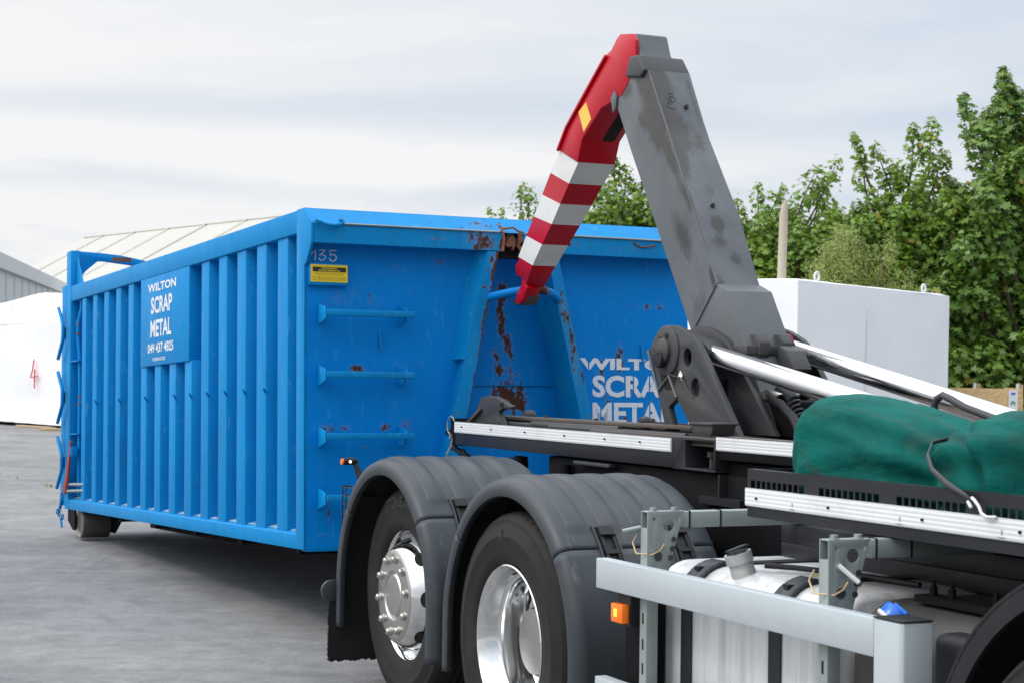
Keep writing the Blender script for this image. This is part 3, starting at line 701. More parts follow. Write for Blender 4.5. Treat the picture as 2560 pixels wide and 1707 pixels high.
# ------------------------------------------------------------------ the roll-off container
def make_container():
    yaw, tilt = 0.46463, 0.04863
    u = Vector((math.cos(yaw), math.sin(yaw), 0)); v = Vector((-math.sin(yaw) * math.cos(tilt), math.cos(yaw) * math.cos(tilt), -math.sin(tilt))); w = u.cross(v)
    C = empty('roll_off_container', frame_matrix((-1.1069, 9.49436, .51688), u, v, w))
    tag(C, 'blue roll-off scrap metal container with ribbed side, hooked up to the truck', 'container')
    W, H, L = 2.466, 1.863, 5.9
    # --- near side
    g = G(); g.add([(.105, .1, .06), (.105, 5.75, .06), (.105, 5.75, 1.76), (.105, .1, 1.76)], [(0, 1, 2, 3)])
    g.box(.106, .12, .1, 5.75, .06, 1.76); g.build('side_panel', 'blue_side_paint', C)
    for k in range(14):
        c = .405 + .3782 * k; hw = lerp(.088, .066, k / 13); b = hw + .018
        g = G(); ztop = 1.737 if not 2.25 < c < 3.47 else 1.112
        g.prism([(.1055, c - b), (.012, c - hw), (.012, c + hw), (.1055, c + b)], 'z', .07, ztop)
        g.build('rib', 'blue_side_paint', C, bevel=.006)
    g = G(); g.box(-.001, .13, .118, 5.80, 1.735, H); g.build('top_rail', 'blue_rail_paint', C, bevel=.006)
    g = G(); g.prism([(.0, -.004), (-.002, .077), (.06, .10), (.13, .115), (.13, -.004)], 'y', .012, 5.93); g.build('bottom_rail', 'blue_rail_paint', C, bevel=.004)
    g = G(); g.grid(lambda a, b: (lerp(.028, .104, b), lerp(.13, 5.72, a), .0915 + .020 * b + .004 * mnoise.noise(Vector((a * 60, b * 3, 0)))), 120, 3); g.build('ledge_grime', 'ledge_grime', C, recalc=False)
    # sign panel with stencilled lettering
    g = G(); g.box(.001, .1045, 2.243, 3.478, 1.108, 1.7345); pan = g.build('sign_panel', 'blue_side_paint', C, bevel=.003)
    def side_text(s, v0, v1, w0, w1, bold=.02):
        tp, tf = text_geo(s, bold)
        t = G(); t.add([(-.0012, lerp(v0, v1, a), lerp(w0, w1, b)) for a, b in tp], tf); t.build('lettering', 'stencil_white', pan, smooth=0, recalc=False)
    side_text('WILTON', 3.275, 2.55, 1.625, 1.685, .035); side_text('SCRAP', 3.19, 2.645, 1.468, 1.588, .03); side_text('METAL', 3.20, 2.665, 1.305, 1.424, .03)
    side_text('049 437 4825', 3.27, 2.61, 1.195, 1.264, .025); side_text('PHONE 43 5302', 3.135, 2.81, 1.138, 1.162, .02)
    # little pegs on the ribs
    for k in (1, 2, 3, 4, 5, 6, 8, 10, 12):
        c = .405 + .3782 * k - .10; g = G(); g.cyl((.02, c + .03, .86), (-.015, c - .02, .895), .006, 8); g.build('tie_peg', 'blue_rail_paint', C)
    # --- corner post with the beam-end gusset
    prof = [(.122, .0), (.122, H + .002), (0, H + .002), (-.112, 1.772), (-.112, 1.664), (-.036, 1.565), (.0, 1.545), (.0, -.0)]
    g = G(); g.prism(prof, 'x', -.006, .012); g.box(.0125, .10, .004, .118, .0, 1.735); g.build('corner_post', 'blue_rail_paint', C, bevel=.003)
    g = G(); g.tube([(-.004, -.002, w) for w in np.linspace(.02, 1.53, 24)], [.0025 + .0025 * rnd.random() for _ in range(24)], 5); g.build('weld_seam', 'blue_rail_paint', C)
    # --- front wall, left and right of the hook pocket
    rl = blobs([(.30, 1.40, .10, .07, .40), (.22, 1.36, .14, .06, .42), (.40, 1.36, .16, .10, .35), (.31, .985, .055, .028, .95), (.12, .66, .10, .035, .62), (.24, .66, .05, .025, .66), (.47, .665, .05, .03, .66), (.6, .68, .06, .05, .55),
                (.45, 1.52, .05, .06, .4), (.55, 1.55, .16, .05, .36), (.2, 1.4, .03, .03, .5), (.62, 1.43, .1, .1, .32), (.7, 1.02, .05, .04, .42), (.58, .995, .06, .03, .5), (.12, 1.335, .05, .03, .45), (.36, .56, .04, .015, .6), (.09, .45, .02, .012, .7), (.10, .08, .05, .01, .6), (.14, .2, .012, .10, .62), (.8, 1.6, .06, .02, .6)])
    uL = lambda w: seg([(0, .74), (.755, .929), (1.221, 1.029), (1.667, 1.13)], w)
    uR = lambda w: seg([(0, 1.82), (.7, 1.66), (1.4, 1.50), (1.66, 1.44)], w)
    g = G(); g.grid(lambda a, b: (lerp(.0, uL(b * 1.67), a), .006 * mnoise.noise(Vector((a * 2.6, b * 3.5, .3))) * math.sin(math.pi * a), b * 1.67), 56, 84, lambda a, b: rl(lerp(0, uL(b * 1.67), a), b * 1.67))
    g.build('front_wall', 'blue_paint', C)
    rr_ = blobs([(1.985, 1.085, .035, .09, .75), (1.99, 1.02, .03, .05, .8), (1.86, 1.0, .022, .11, .80), (2.07, .90, .04, .05, .85), (1.90, .74, .03, .08, .9), (1.90, .80, .02, .07, .8), (2.20, .73, .045, .09, .95), (1.72, 1.15, .03, .02, .5), (2.02, .70, .03, .04, .7), (2.2, 1.38, .18, .02, .62), (2.3, 1.40, .1, .012, .7), (1.95, 1.40, .04, .015, .55)])
    g = G(); g.grid(lambda a, b: (lerp(uR(b * 1.67), W, a), 0.0, b * 1.67), 56, 84, lambda a, b: rr_(lerp(uR(b * 1.67), W, a), b * 1.67))
    g.build('front_wall', 'blue_paint', C)
    # stencil on the right half
    def front_text(s, u0, u1, w0, w1, bold):
        tp, tf = text_geo(s, bold); t = G(); t.add([(lerp(u0, u1, a), -.0015, lerp(w0, w1, b)) for a, b in tp], tf)
        o = t.build('lettering', 'stencil_white', C, smooth=0, recalc=False)
        g2 = G()                                             # stencil bridges left unpainted
        n = len(s)
        for i, ch in enumerate(s):
            if ch in 'WAROM':
                x = lerp(u0, u1, (i + .5) / n); g2.add([(x - .004, -.0022, w0), (x + .004, -.0022, w0), (x + .004, -.0022, w1), (x - .004, -.0022, w1)], [(0, 1, 2, 3)])
        if g2.v: g2.build('stencil_bridge', 'blue_paint', o, smooth=0)
    front_text('WILTON', 1.712, 2.44, 1.0, 1.069, .045); front_text('SCRAP', 1.797, 2.36, .838, .968, .035); front_text('METAL', 1.797, 2.36, .678, .807, .035)
    # --- pocket behind the hook
    rp = blobs([(1.21, 1.32, .035, .20, .85), (1.22, 1.45, .05, .08, .9), (1.25, 1.15, .05, .09, .80), (1.17, 1.08, .04, .06, .75), (1.20, 1.0, .05, .05, .85), (1.27, .98, .03, .09, .65), (1.32, .97, .03, .03, .6), (1.17, .84, .03, .03, .7), (1.25, .85, .12, .09, 1.0), (1.30, .80, .10, .07, .95), (1.28, 1.1, .02, .12, .6), (1.55, .75, .03, .03, .4)])
    g = G(); g.grid(lambda a, b: (lerp(.70, 1.87, a), .15, b * 1.75), 60, 90, lambda a, b: rp(lerp(.70, 1.87, a) - .06, b * 1.75))
    g.build('pocket_wall', 'blue_paint', C)
    g = G(); g.box(1.0, 1.6, .140, .149, .905, .911); g.build('weld_seam', 'blue_rail_paint', C)
    # A-frame legs
    def leg(sgn):
        x = lambda q: q if sgn > 0 else 2 * 1.285 - q
        fe = lambda w: seg([(0, .66), (.649, .821), (1.044, .915), (1.66, 1.06)], w)
        ro = lambda w: seg([(0, .655), (.588, .778), (1.048, .887), (1.645, .992)], w) + (.045 if w < 1.046 else 0)
        rb = blobs([(.95, .95, .30, .08, 1.0), (.55, .97, .4, .03, .8), (.92, .82, .16, .12, .95), (.97, .68, .10, .10, .9), (.98, .55, .08, .12, .75), (.98, .45, .06, .10, .6), (.4, .875, .6, .008, .7), (.25, .93, .2, .05, .45), (.95, .3, .08, .08, .4)] if sgn > 0 else [(.55, .80, .6, .10, .62), (.3, .70, .3, .14, .66), (.1, .55, .2, .12, .6), (.7, .62, .3, .12, .6), (.2, .42, .3, .05, .5)])
        zs = [0, .3, .588, .649, .755, .9, 1.04, 1.046, 1.2, 1.4, 1.66]
        g = G(); F = lambda a, b: (x(lerp(fe(b * 1.66), uL(b * 1.66) if sgn > 0 else 2 * 1.285 - uR(b * 1.66), a)), -.112, b * 1.66)
        g.grid(F, 14, 80, lambda a, b: rb(a, b))
        for z0, z1 in zip(zs, zs[1:]):
            hi = z0 >= 1.046
            r0, r1 = (ro(z0 + 1e-6), ro(z1 - 1e-6 if not hi else z1))
            g.add([(x(r0), .004, z0), (x(fe(z0)), -.112, z0), (x(fe(z1)), -.112, z1), (x(r1), .004, z1)], [(0, 1, 2, 3)])
            i0 = uL(z0) if sgn > 0 else 2 * 1.285 - uR(z0); i1 = uL(z1) if sgn > 0 else 2 * 1.285 - uR(z1)
            g.add([(x(i0), -.112, z0), (x(i0), .152, z0), (x(i1), .152, z1), (x(i1), -.112, z1)], [(0, 1, 2, 3)])
        z = 1.046; g.add([(x(.887), .004, z), (x(fe(z)), -.112, z), (x(fe(z) + .05), -.112, z), (x(.94), .004, z)], [(0, 1, 2, 3)])
        g.build('hook_frame_leg', 'blue_rail_paint', C, recalc=False)
    leg(1); leg(-1)
    # hook bar
    g = G(); pth = []
    for k in range(17):
        t = k / 16; pth.append((lerp(1.05, 1.53, t), -.06 - .205 * math.sin(math.pi * t) ** .8, 1.392 + .045 * math.sin(math.pi * t)))
    g.tube(pth, .024, 12); g.tube([pth[0], (pth[0][0] - .02, .0, 1.385)], .03, 10); g.tube([pth[-1], (1.55, .03, 1.385)], .034, 10)
    rb = blobs([(.5, 0, .22, 1, .9)]); g.a = [rb((p[0] - 1.05) / .48, 0) for p in g.v]
    g.build('hook_bar', 'blue_paint', C, smooth=60)
    # --- front top beam: sloping upper face, torn lower face
    rbm = blobs([(.3, .5, .25, .4, .30), (.95, .8, .1, .5, .45), (.75, .5, .12, .15, .55), (1.02, .45, .12, .7, .75), (1.16, .4, .03, .7, .9), (1.6, .6, .2, .5, .4), (2.0, .5, .4, .5, .35)])
    g = G(); g.grid(lambda a, b: (lerp(.012, W - .012, a), lerp(-.112, .004, b), lerp(1.769, H, b)), 90, 6, lambda a, b: rbm(lerp(0, W, a), b) * .7)
    g.box(.012, W - .012, .004, .10, 1.70, H + .001); g.build('top_beam', 'blue_rail_paint', C)
    for a0, a1 in ((.012, 1.152), (1.285, W - .012)):
        g = G(); g.grid(lambda a, b: (lerp(a0, a1, a), -.1125, lerp(1.664, 1.769, b)), 70, 10, lambda a, b: rbm(lerp(a0, a1, a), b))
        g.add([(a0, -.1125, 1.664), (a1, -.1125, 1.664), (a1, .004, 1.660), (a0, .004, 1.660)], [(0, 1, 2, 3)])
        g.build('beam_face', 'blue_rail_paint', C)
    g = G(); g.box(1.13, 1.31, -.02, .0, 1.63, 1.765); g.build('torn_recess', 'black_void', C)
    g = G(); rg = random.Random(3)
    path = [(1.135, -.116, 1.772), (1.150, -.118, 1.79), (1.185, -.12, 1.795), (1.215, -.119, 1.800), (1.250, -.118, 1.782), (1.29, -.116, 1.775)]
    g.tube(path, [.006, .008, .007, .006, .006, .004], 6)
    g.tube([(1.150, -.117, 1.775), (1.158, -.118, 1.73), (1.152, -.118, 1.69), (1.146, -.118, 1.662)], [.008, .009, .008, .012], 6)
    g.tube([(1.262, -.112, 1.775), (1.272, -.10, 1.73), (1.262, -.09, 1.70), (1.285, -.10, 1.672)], [.012, .018, .012, .016], 6)
    g.prism([(1.18, 1.70), (1.20, 1.74), (1.23, 1.765), (1.25, 1.735), (1.245, 1.70), (1.23, 1.672), (1.225, 1.70), (1.205, 1.69)], 'y', -.09, -.05)
    g.build('torn_edge', 'rust_metal', C)
    g = G(); g.cyl((1.212, -.085, 1.742), (1.222, -.06, 1.742), .024, 12); g.build('exposed_pin', 'dirty_brown_steel', C)
    # pale tube standing in for highlight and worn paint on the beam fold
    g = G(); g.tube([(.17, -.118, 1.771), (1.13, -.118, 1.772)], .0055, 6); g.tube([(1.30, -.118, 1.772), (W - .02, -.118, 1.771)], .0055, 6); g.build('worn_edge_highlight', 'galvanised', C)
    g = G(); g.tube([(.012, -.125, 1.782), (.035, -.132, 1.776), (.07, -.138, 1.762), (.115, -.138, 1.758), (.155, -.132, 1.765), (.172, -.128, 1.778), (.165, -.125, 1.79), (.15, -.125, 1.786)], .0105, 8); g.build('rope_hook', 'blue_rail_paint', C)
    g = G(); g.tube([(2.02, -.116, 1.752), (2.06, -.117, 1.728), (2.11, -.117, 1.727), (2.17, -.116, 1.742)], .005, 6); g.build('bent_wire', 'rust_metal', C)
    # --- steps
    for wz in (1.282, .948, .612, .277):
        for uu in (.078, .556):
            g = G(); g.prism([(-.001, wz + .056), (-.118, wz + .032), (-.122, wz - .030), (-.001, wz - .062)], 'x', uu - .004, uu + .004); br = g.build('step_bracket', 'blue_rail_paint', C, bevel=.002)
        g = G(); sag = .006 if wz < .3 else .0
        n = 8
        vs = [];
        g.box(.083, .60, -.128, -.094, wz - .016, wz + .020); g.build('step_bar', 'blue_rail_paint', C, bevel=.003)
    # small pegs on the front wall
    for uu, ww in ((.44, 1.14), (2.135, 1.10)):
        g = G(); g.tube([(uu, -.004, ww + .05), (uu, -.012, ww), (uu + .006, -.014, ww - .05)], .007, 8); g.build('tie_peg', 'blue_rail_paint', C)
    # --- maker's plate
    g = G(); g.box(.016, .240, -.028, -.0005, 1.438, 1.560); pl = g.build('maker_plate', 'blue_rail_paint', C, bevel=.003)
    g = G(); g.box(.022, .237, -.0300, -.0285, 1.456, 1.551); yl = g.build('yellow_sign', 'plate_yellow', pl)
    g = G(); g.box(.033, .227, -.0312, -.0302, 1.512, 1.538); g.build('sign_band', 'plate_black', pl)
    def ptxt(s, u0, u1, w0, w1, mat, bold=.01):
        tp, tf = text_geo(s, bold); t = G(); t.add([(lerp(u0, u1, a), -.0316 if mat == 'plate_yellow' else -.0306, lerp(w0, w1, b)) for a, b in tp], tf); t.build('lettering', mat, pl, smooth=0, recalc=False)
    ptxt('HENNESSY', .083, .178, 1.5265, 1.536, 'plate_yellow', .02); ptxt('ENGINEERING', .069, .192, 1.5142, 1.5238, 'plate_yellow', .02)
    ptxt('ALL TYPES OF REFUSE SKIPS & STEEL BODIES', .038, .222, 1.467, 1.481, 'plate_print', .012)
    g = G()
    for z0, x0, x1 in ((1.5045, .047, .21), (1.499, .043, .222), (1.4935, .06, .205)):
        xx = x0
        while xx < x1: l = rnd.uniform(.006, .018); g.box(xx, min(x1, xx + l), -.0306, -.0302, z0, z0 + .0028); xx += l + .004
    for a in ((.032, .2275, 1.464, 1.4652), (.032, .2275, 1.4835, 1.4847)): g.box(a[0], a[1], -.0306, -.0302, a[2], a[3])
    for a in (.032, .2265): g.box(a, a + .0012, -.0306, -.0302, 1.464, 1.4847)
    g.build('small_print', 'plate_print', pl)
    # chalked number
    def px(x, y): X = 770 + x / 15.68; Y = 620 + y / 15.68; return (.019 + (X - 771) * .00234, -.003, 1.558 - ((Y - 659) - .05 * (X - 771)) * .00212)
    for st in ([(95, 260), (180, 150), (270, 50), (275, 200), (268, 360), (265, 500)], [(420, 80), (540, 75), (665, 80), (640, 130), (540, 200), (430, 290), (460, 270), (540, 255), (620, 290), (690, 355), (640, 440), (560, 505), (480, 500), (415, 410)],
               [(1085, 100), (960, 95), (830, 100), (862, 200), (855, 300), (920, 265), (1000, 255), (1080, 320), (1100, 400), (1060, 500), (960, 550), (880, 510), (825, 410)]):
        g = G(); g.tube([px(*p) for p in st], .0038, 6); g.build('chalk_number', 'chalk', C)
    # --- far side, floor, back
    g = G(); g.box(W - .08, W, .02, 5.85, .02, H); g.box(.09, W - .09, .16, 5.8, -.01, .02); g.build('far_wall', 'blue_side_paint', C)
    g = G(); g.box(.0, W - .02, 5.935, 6.10, .02, 1.885); g.build('rear_door', 'blue_side_paint', C, bevel=.008)
    g = G(); g.box(.004, .024, 5.905, 5.934, .1, 1.80); g.build('door_seal', 'black_plastic', C)
    # --- rear post and arch
    g = G(); g.box(-.006, .075, 5.745, 5.90, .0, 2.165); g.build('rear_post', 'blue_rail_paint', C, bevel=.008)
    arch = [(.02, 2.168), (.267, 2.158), (.421, 2.146), (.577, 2.12), (.75, 2.085), (1.2, 2.06), (2.0, 2.08), (2.4, 2.16), (2.46, 2.16), (2.46, 1.80), (2.36, 1.80), (2.33, 2.02), (1.9, 2.0), (1.2, 1.99), (.80, 2.02), (.555, 2.065), (.29, 2.092), (.237, 2.09), (.134, 2.0), (.108, 1.965), (.108, 1.80), (.02, 1.80)]
    g = G(); g.prism(arch, 'y', 5.80, 5.875); g.build('rear_arch', 'blue_rail_paint', C, bevel=.004)
    g = G(); g.box(.36, .52, 5.797, 5.80, 2.092, 2.128); g.box(.62, .74, 5.797, 5.80, 2.06, 2.10); g.build('rust_patch', 'rust_metal', C)
    g = G(); g.prism([(5.745, 1.86), (5.50, 1.86), (5.745, 2.10)], 'x', .045, .055); g.build('post_gusset', 'blue_rail_paint', C)
    # door bars and latch gear on the near side
    for z in (1.695, 1.15, .60):
        g = G(); g.tube([(-.045, 6.02, z), (-.05, 5.83, z - .143), (-.05, 5.82, z - .17), (-.05, 5.82, z - .26), (-.05, 5.83, z - .289), (-.045, 6.02, z - .43)], .0155, 10); g.build('door_bar', 'blue_rail_paint', C, smooth=60)
        g = G(); g.box(-.03, .0, 5.94, 5.97, z - .26, z - .17); g.build('hinge_block', 'black_plastic', C)
    g = G(); g.tube([(.045, 5.545, 1.735), (.045, 5.545, 1.66), (.03, 5.59, 1.55), (.03, 5.60, 1.44), (.035, 5.565, 1.28), (.04, 5.555, 1.0), (.04, 5.57, .72), (.04, 5.57, .12)], .017, 10); g.build('latch_rod', 'blue_rail_paint', C, smooth=60)
    for z0, z1 in ((1.52, 1.56), (1.445, 1.46), (.93, .945), (.87, .885)):
        g = G(); g.cyl((.03 if z0 > 1.2 else .04, 5.595 if z0 > 1.2 else 5.56, z0), (.03 if z0 > 1.2 else .04, 5.598 if z0 > 1.2 else 5.56, z1), .0195, 12); g.build('rod_collar', 'rust_metal', C)
    for z in (1.225, .62): g = G(); g.box(.0, .075, 5.50, 5.76, z, z + .01); g.build('rod_guide', 'blue_rail_paint', C)
    g = G(); g.prism([(5.53, .53), (5.56, .53), (5.70, .30), (5.80, .17), (5.78, .12), (5.72, .12), (5.62, .25), (5.57, .40)], 'x', -.045, -.03); g.tube([(-.035, 5.545, .50), (-.035, 5.53, .56), (-.035, 5.56, .57), (-.035, 5.57, .50)], .008, 6); g.build('latch_lever', 'latch_red', C, bevel=.003)
    g = G(); g.cyl((-.03, 5.72, .205), (.02, 5.30, .215), .012, 8); g.cyl((-.03, 5.72, .15), (.02, 5.30, .165), .012, 8); g.build('turnbuckle', 'galvanised', C)
    g = G(); g.box(-.04, .02, 5.52, 5.60, .44, .52); g.build('lever_clip', 'blue_rail_paint', C, bevel=.006)
    g = G()
    for k in range(9):
        c = (-.02 + rnd.uniform(-.02, .02), 5.98 + rnd.uniform(-.05, .08), .10 - .022 * k); g.tube([(c[0] + .012 * math.cos(t), c[1] + .02 * math.cos(t), c[2] + .022 * math.sin(t)) for t in [k2 * math.pi / 4 for k2 in range(8)]], .006, 5, closed=True)
    g.cyl((-.02, 5.98, -.08), (-.02, 5.93, -.16), .010, 6); g.build('chain', 'blue_rail_paint', C)
    # --- underside
    for x0 in (.03, W - .30):
        g = G(); g.lathe([(.0, x0 + .008), (.085, x0 + .008), (.09, x0 + .02), (.118, x0 + .012), (.12, x0 + .02), (.12, x0 + .22), (.118, x0 + .235), (.0, x0 + .24)], (0, 0, 0), 36)
        g.v = [(p[1], 5.50 + p[0], -.108 + p[2]) for p in g.v]; ro_ = g.build('roller', 'roller_steel', C, smooth=50)
        g = G(); g.lathe([(.088, x0 + .012), (.100, x0 - .001), (.117, x0 - .001), (.1195, x0 + .012)], (0, 0, 0), 36); g.v = [(p[1], 5.50 + p[0], -.108 + p[2]) for p in g.v]; g.build('roller_rim', 'roller_rim', ro_, smooth=50)
        for dx, pr_ in ((-.022, [(5.83, -.004), (5.83, -.10), (5.64, -.17), (5.585, -.17), (5.575, -.004)]), (.247, [(5.83, -.004), (5.83, -.10), (5.62, -.19), (5.34, -.19), (5.14, -.085), (5.10, -.004)])):
            g = G(); g.prism(pr_, 'x', x0 + dx, x0 + dx + .016); g.build('roller_bracket', 'black_frame', C)
    for x0 in (.69, 1.70):
        g = G(); g.box(x0, x0 + .075, .02, 5.75, -.175, -.012); g.build('skid_runner', 'black_frame', C)
    for v0 in (.35, 1.4, 2.4, 3.4, 4.4):
        g = G(); g.box(.10, W - .10, v0, v0 + .06, -.05, -.012); g.build('cross_member', 'black_frame', C)
    g = G(); g.box(.02, W - .02, .003, .10, -.012, .03); g.build('front_sill', 'blue_rail_paint', C)
make_container()
# ------------------------------------------------------------------ the hook loader truck
def make_truck():
    yaw, tl = 0.42812, 0.01332
    U = Vector((math.cos(yaw), math.sin(yaw), 0)); V0 = Vector((math.sin(yaw), -math.cos(yaw), 0)); up = Vector((0, 0, 1))
    V = V0 * math.cos(tl) + up * math.sin(tl); Wz = up * math.cos(tl) - V0 * math.sin(tl)
    T = empty('hook_lift_truck', frame_matrix((1.12066, 7.17342, 0), V, U, Wz))
    tag(T, 'grey hook lift truck with red and white striped arm lifting the blue container', 'truck')
    LC = .15
    # ---------------- chassis
    g = G()
    for l in (-.28, .50): g.box(-2.45, 4.6, l, l + .08, .72, 1.0)
    for s in (-2.2, -1.35, -.6, 0.4, 1.4, 2.6, 3.8): g.box(s, s + .1, -.20, .50, .78, .98)
    ch = g.build('chassis_frame', 'black_frame', T, bevel=.006)
    for s in (-1.35, 0.0):
        g = G(); g.cyl((s, -1.0, .515 if s < 0 else .50), (s, 1.3, .515 if s < 0 else .50), .075, 16); g.lathe([(.0, -.2), (.16, -.16), (.19, 0), (.16, .16), (.0, .2)], (s, LC, .5), 20); g.build('axle', 'black_frame', T)
        for l in (-.46, .76): g = G(); g.cyl((s + .05, l, .52), (s + .02, l, .86), .13, 20); g.build('air_spring', 'black_plastic', T)
    # dark gear between the deck and the mudguards
    g = G(); g.box(-1.40, 1.7, -.385, -.29, .72, 1.14); g.box(.2, 1.7, -.375, -.29, 1.13, 1.19); g.build('side_box', 'black_frame', T, bevel=.01)
    g = G(); g.cyl((-1.75, -.38, .70), (-1.72, -.38, 1.12), .035, 14); g.build('damper', 'black_frame', T)
    g = G(); g.cyl((-1.15, -.42, .60), (-1.15, -.42, 1.11), .03, 12); g.cyl((-1.15, -.42, 1.0), (-1.15, -.42, 1.02), .045, 12); g.build('damper', 'black_frame', T)
    g = G(); g.box(-2.05, -1.80, -.42, -.30, 1.06, 1.10); g.build('bracket', 'frame_grey', T, bevel=.004)
    g = G(); g.box(-1.05, -.70, -.43, -.36, 1.118, 1.135); g.build('bracket', 'frame_grey', T, bevel=.004)
    g = G(); g.cyl((.9, -.38, .80), (1.9, -.38, .80), .13, 28); g.build('air_tank', 'dark_frame', T, smooth=50)
    g = G(); g.box(.95, 2.9, -.62, -.46, .955, 1.02); g.box(.95, 2.9, -.62, -.60, .90, .955); g.build('frame_channel', 'dark_frame', T, bevel=.004)
    # struts at the rear end
    g = G(); g.tube([(-2.62, -.37, 1.13), (-2.25, -.33, 1.03), (-1.95, -.30, .95)], .016, 8); g.tube([(-2.50, -.36, 1.12), (-2.38, -.34, .98), (-2.2, -.30, .88)], .010, 6)
    g.tube([(-2.30, -.38, .93), (-2.22, -.36, 1.02), (-2.10, -.34, 1.07)], .016, 8); g.build('cable_loom', 'black_plastic', T)
    # ---------------- subframe and deck
    def ridged(s0, s1, l, z0, z1, name='side_strip', mat='white_aluminium'):
        h = z1 - z0; pr = [(l, z0), (l - .006, z0 + .002)]
        for a in (.20, .42, .64, .86): pr += [(l - .0082, z0 + h * (a - .08)), (l - .0082, z0 + h * (a + .03)), (l - .0074, z0 + h * (a + .06)), (l - .0074, z0 + h * (a + .09))]
        pr += [(l - .008, z1), (l, z1)]
        q = G(); q.prism(pr, 'x', s0, s1); return q.build(name, mat, T, smooth=25)
    g = G(); g.box(-2.44, -.142, -.43, -.40, 1.150, 1.272); g.build('side_rail', 'dark_frame', T, bevel=.003)
    st = ridged(-2.435, -.145, -.4305, 1.212, 1.270)
    for s in (-2.33, -1.95, -1.55, -1.12, -.72, -.40):
        q = G(); q.cyl((s, -.4455, 1.245), (s, -.438, 1.245), .004, 8); q.build('rivet', 'black_frame', st)
    # clamp printing on the strips: small tick marks
    g = G(); g.prism([(-.142, 1.146), (-.142, 1.276), (.192, 1.276), (.192, 1.266), (-.04, 1.266), (-.04, 1.156), (.192, 1.156), (.192, 1.146)], 'y', -.43, -.26); g.box(.180, .192, -.43, -.26, 1.156, 1.266); g.box(-.03, .18, -.28, -.262, 1.15, 1.27); g.build('twist_lock_box', 'dark_frame', T, bevel=.003)
    g = G(); g.tube([(.04, -.35, 1.156), (.04, -.35, 1.20), (.04, -.35, 1.201), (.04, -.35, 1.222)], [.012, .012, .022, .022], 10); g.build('lock_bolt', 'frame_grey', T)
    g = G(); g.cyl((.14, -.32, 1.156), (.14, -.32, 1.20), .012, 10); g.build('lock_bolt', 'frame_grey', T)
    g = G(); g.box(.196, 1.6, -.42, -.39, 1.20, 1.288); g.build('side_rail', 'black_frame', T, bevel=.003)
    ridged(.195, 1.30, -.4205, 1.233, 1.287)
    g = G(); g.box(.05, .36, -.42, -.34, 1.02, 1.05); g.box(.20, .21, -.42, -.34, 1.05, 1.14); g.build('bracket', 'dark_frame', T)
    g = G(); g.box(-2.40, 1.6, -.399, .70, 1.245, 1.2555); g.build('deck_plate', 'dirty_brown_steel', T)
    g = G(); g.box(-.95, .19, -.398, -.36, 1.2575, 1.279); g.box(.20, 1.55, -.388, -.33, 1.2575, 1.289); g.build('deck_edge', 'dirty_brown_steel', T, bevel=.004)
    g = G(); g.box(-2.40, 1.6, .66, .71, 1.15, 1.275); g.build('side_rail', 'dark_frame', T, bevel=.003)
    # sliding frame on the deck
    g = G(); g.prism([(-2.46, 1.284), (-2.46, 1.304), (-.36, 1.312), (-.36, 1.296)], 'y', -.22, -.12); g.build('slide_beam', 'dirty_brown_steel', T, bevel=.003)
    for l in (-.20, .30):
        g = G(); g.box(-2.30, -.15, l, l + .05, 1.2565, 1.284); g.build('slide_rail', 'frame_grey', T, bevel=.004)
    g = G(); g.tube([(-2.25, -.29, 1.270), (-1.78, -.29, 1.272)], .012, 12); g.tube([(-1.78, -.29, 1.276), (-.86, -.29, 1.280)], .0165, 14); g.tube([(-1.5, -.33, 1.272), (-.2, -.33, 1.276)], .012, 12); g.build('guide_tube', 'frame_grey', T, smooth=60)
    for s, l in ((-2.44, .0), (-1.15, .0), (-.80, .30)):
        g = G(); g.lathe([(.0, -.03), (.026, -.028), (.034, .0), (.026, .028), (.0, .03)], (s, l, 1.302), 20); g.build('guide_roller', 'frame_grey', T, smooth=60)
    for s in (-1.9, -1.35, -.9):
        g = G(); g.cyl((s, -.16, 1.304), (s, -.16, 1.318), .012, 8); g.build('bolt', 'frame_grey', T)
    g = G(); g.prism([(-.15, 1.283), (-.16, 1.325), (.01, 1.330), (-.01, 1.283)], 'y', -.33, -.22); g.box(-.165, .015, -.34, -.21, 1.326, 1.336); g.build('stop_block', 'frame_grey', T, bevel=.003)
    # rear container lock: two plates with a nose
    nose = [(-2.50, 1.262), (-2.42, 1.262), (-2.02, 1.262), (-2.06, 1.30), (-2.08, 1.330), (-2.02, 1.352), (-1.93, 1.352), (-1.925, 1.362), (-2.0, 1.378), (-2.05, 1.395), (-2.12, 1.405), (-2.26, 1.408), (-2.31, 1.395), (-2.345, 1.35), (-2.38, 1.31), (-2.44, 1.285), (-2.50, 1.275)]
    g = G(); g.prism(nose, 'y', -.345, -.315); g.cyl((-2.03, -.355, 1.375), (-2.03, -.31, 1.375), .016, 14); g.cyl((-2.03, -.362, 1.375), (-2.03, -.355, 1.375), .009, 10); g.build('container_lock', 'frame_grey', T, bevel=.003)
    g = G(); g.prism([(p_[0] - .085, p_[1]) for p_ in nose if p_[0] < -2.1], 'y', -.285, -.262); g.build('container_lock', 'dirty_brown_steel', T, bevel=.003)
    g = G(); g.prism([(-2.45, 1.268), (-2.30, 1.335), (-2.28, 1.345), (-2.28, 1.33), (-2.43, 1.262)], 'y', -.365, -.347); g.box(-2.52, -2.36, -.38, -.20, 1.262, 1.270); g.build('lock_lug', 'dirty_brown_steel', T, bevel=.002)
    # rear end block, ring and chain
    g = G(); g.box(-2.50, -2.44, -.425, -.30, 1.155, 1.272); g.box(-2.58, -2.50, -.40, -.30, 1.14, 1.285); g.cyl((-2.66, -.38, 1.205), (-2.58, -.38, 1.205), .018, 10); g.build('rail_end', 'black_frame', T, bevel=.003)
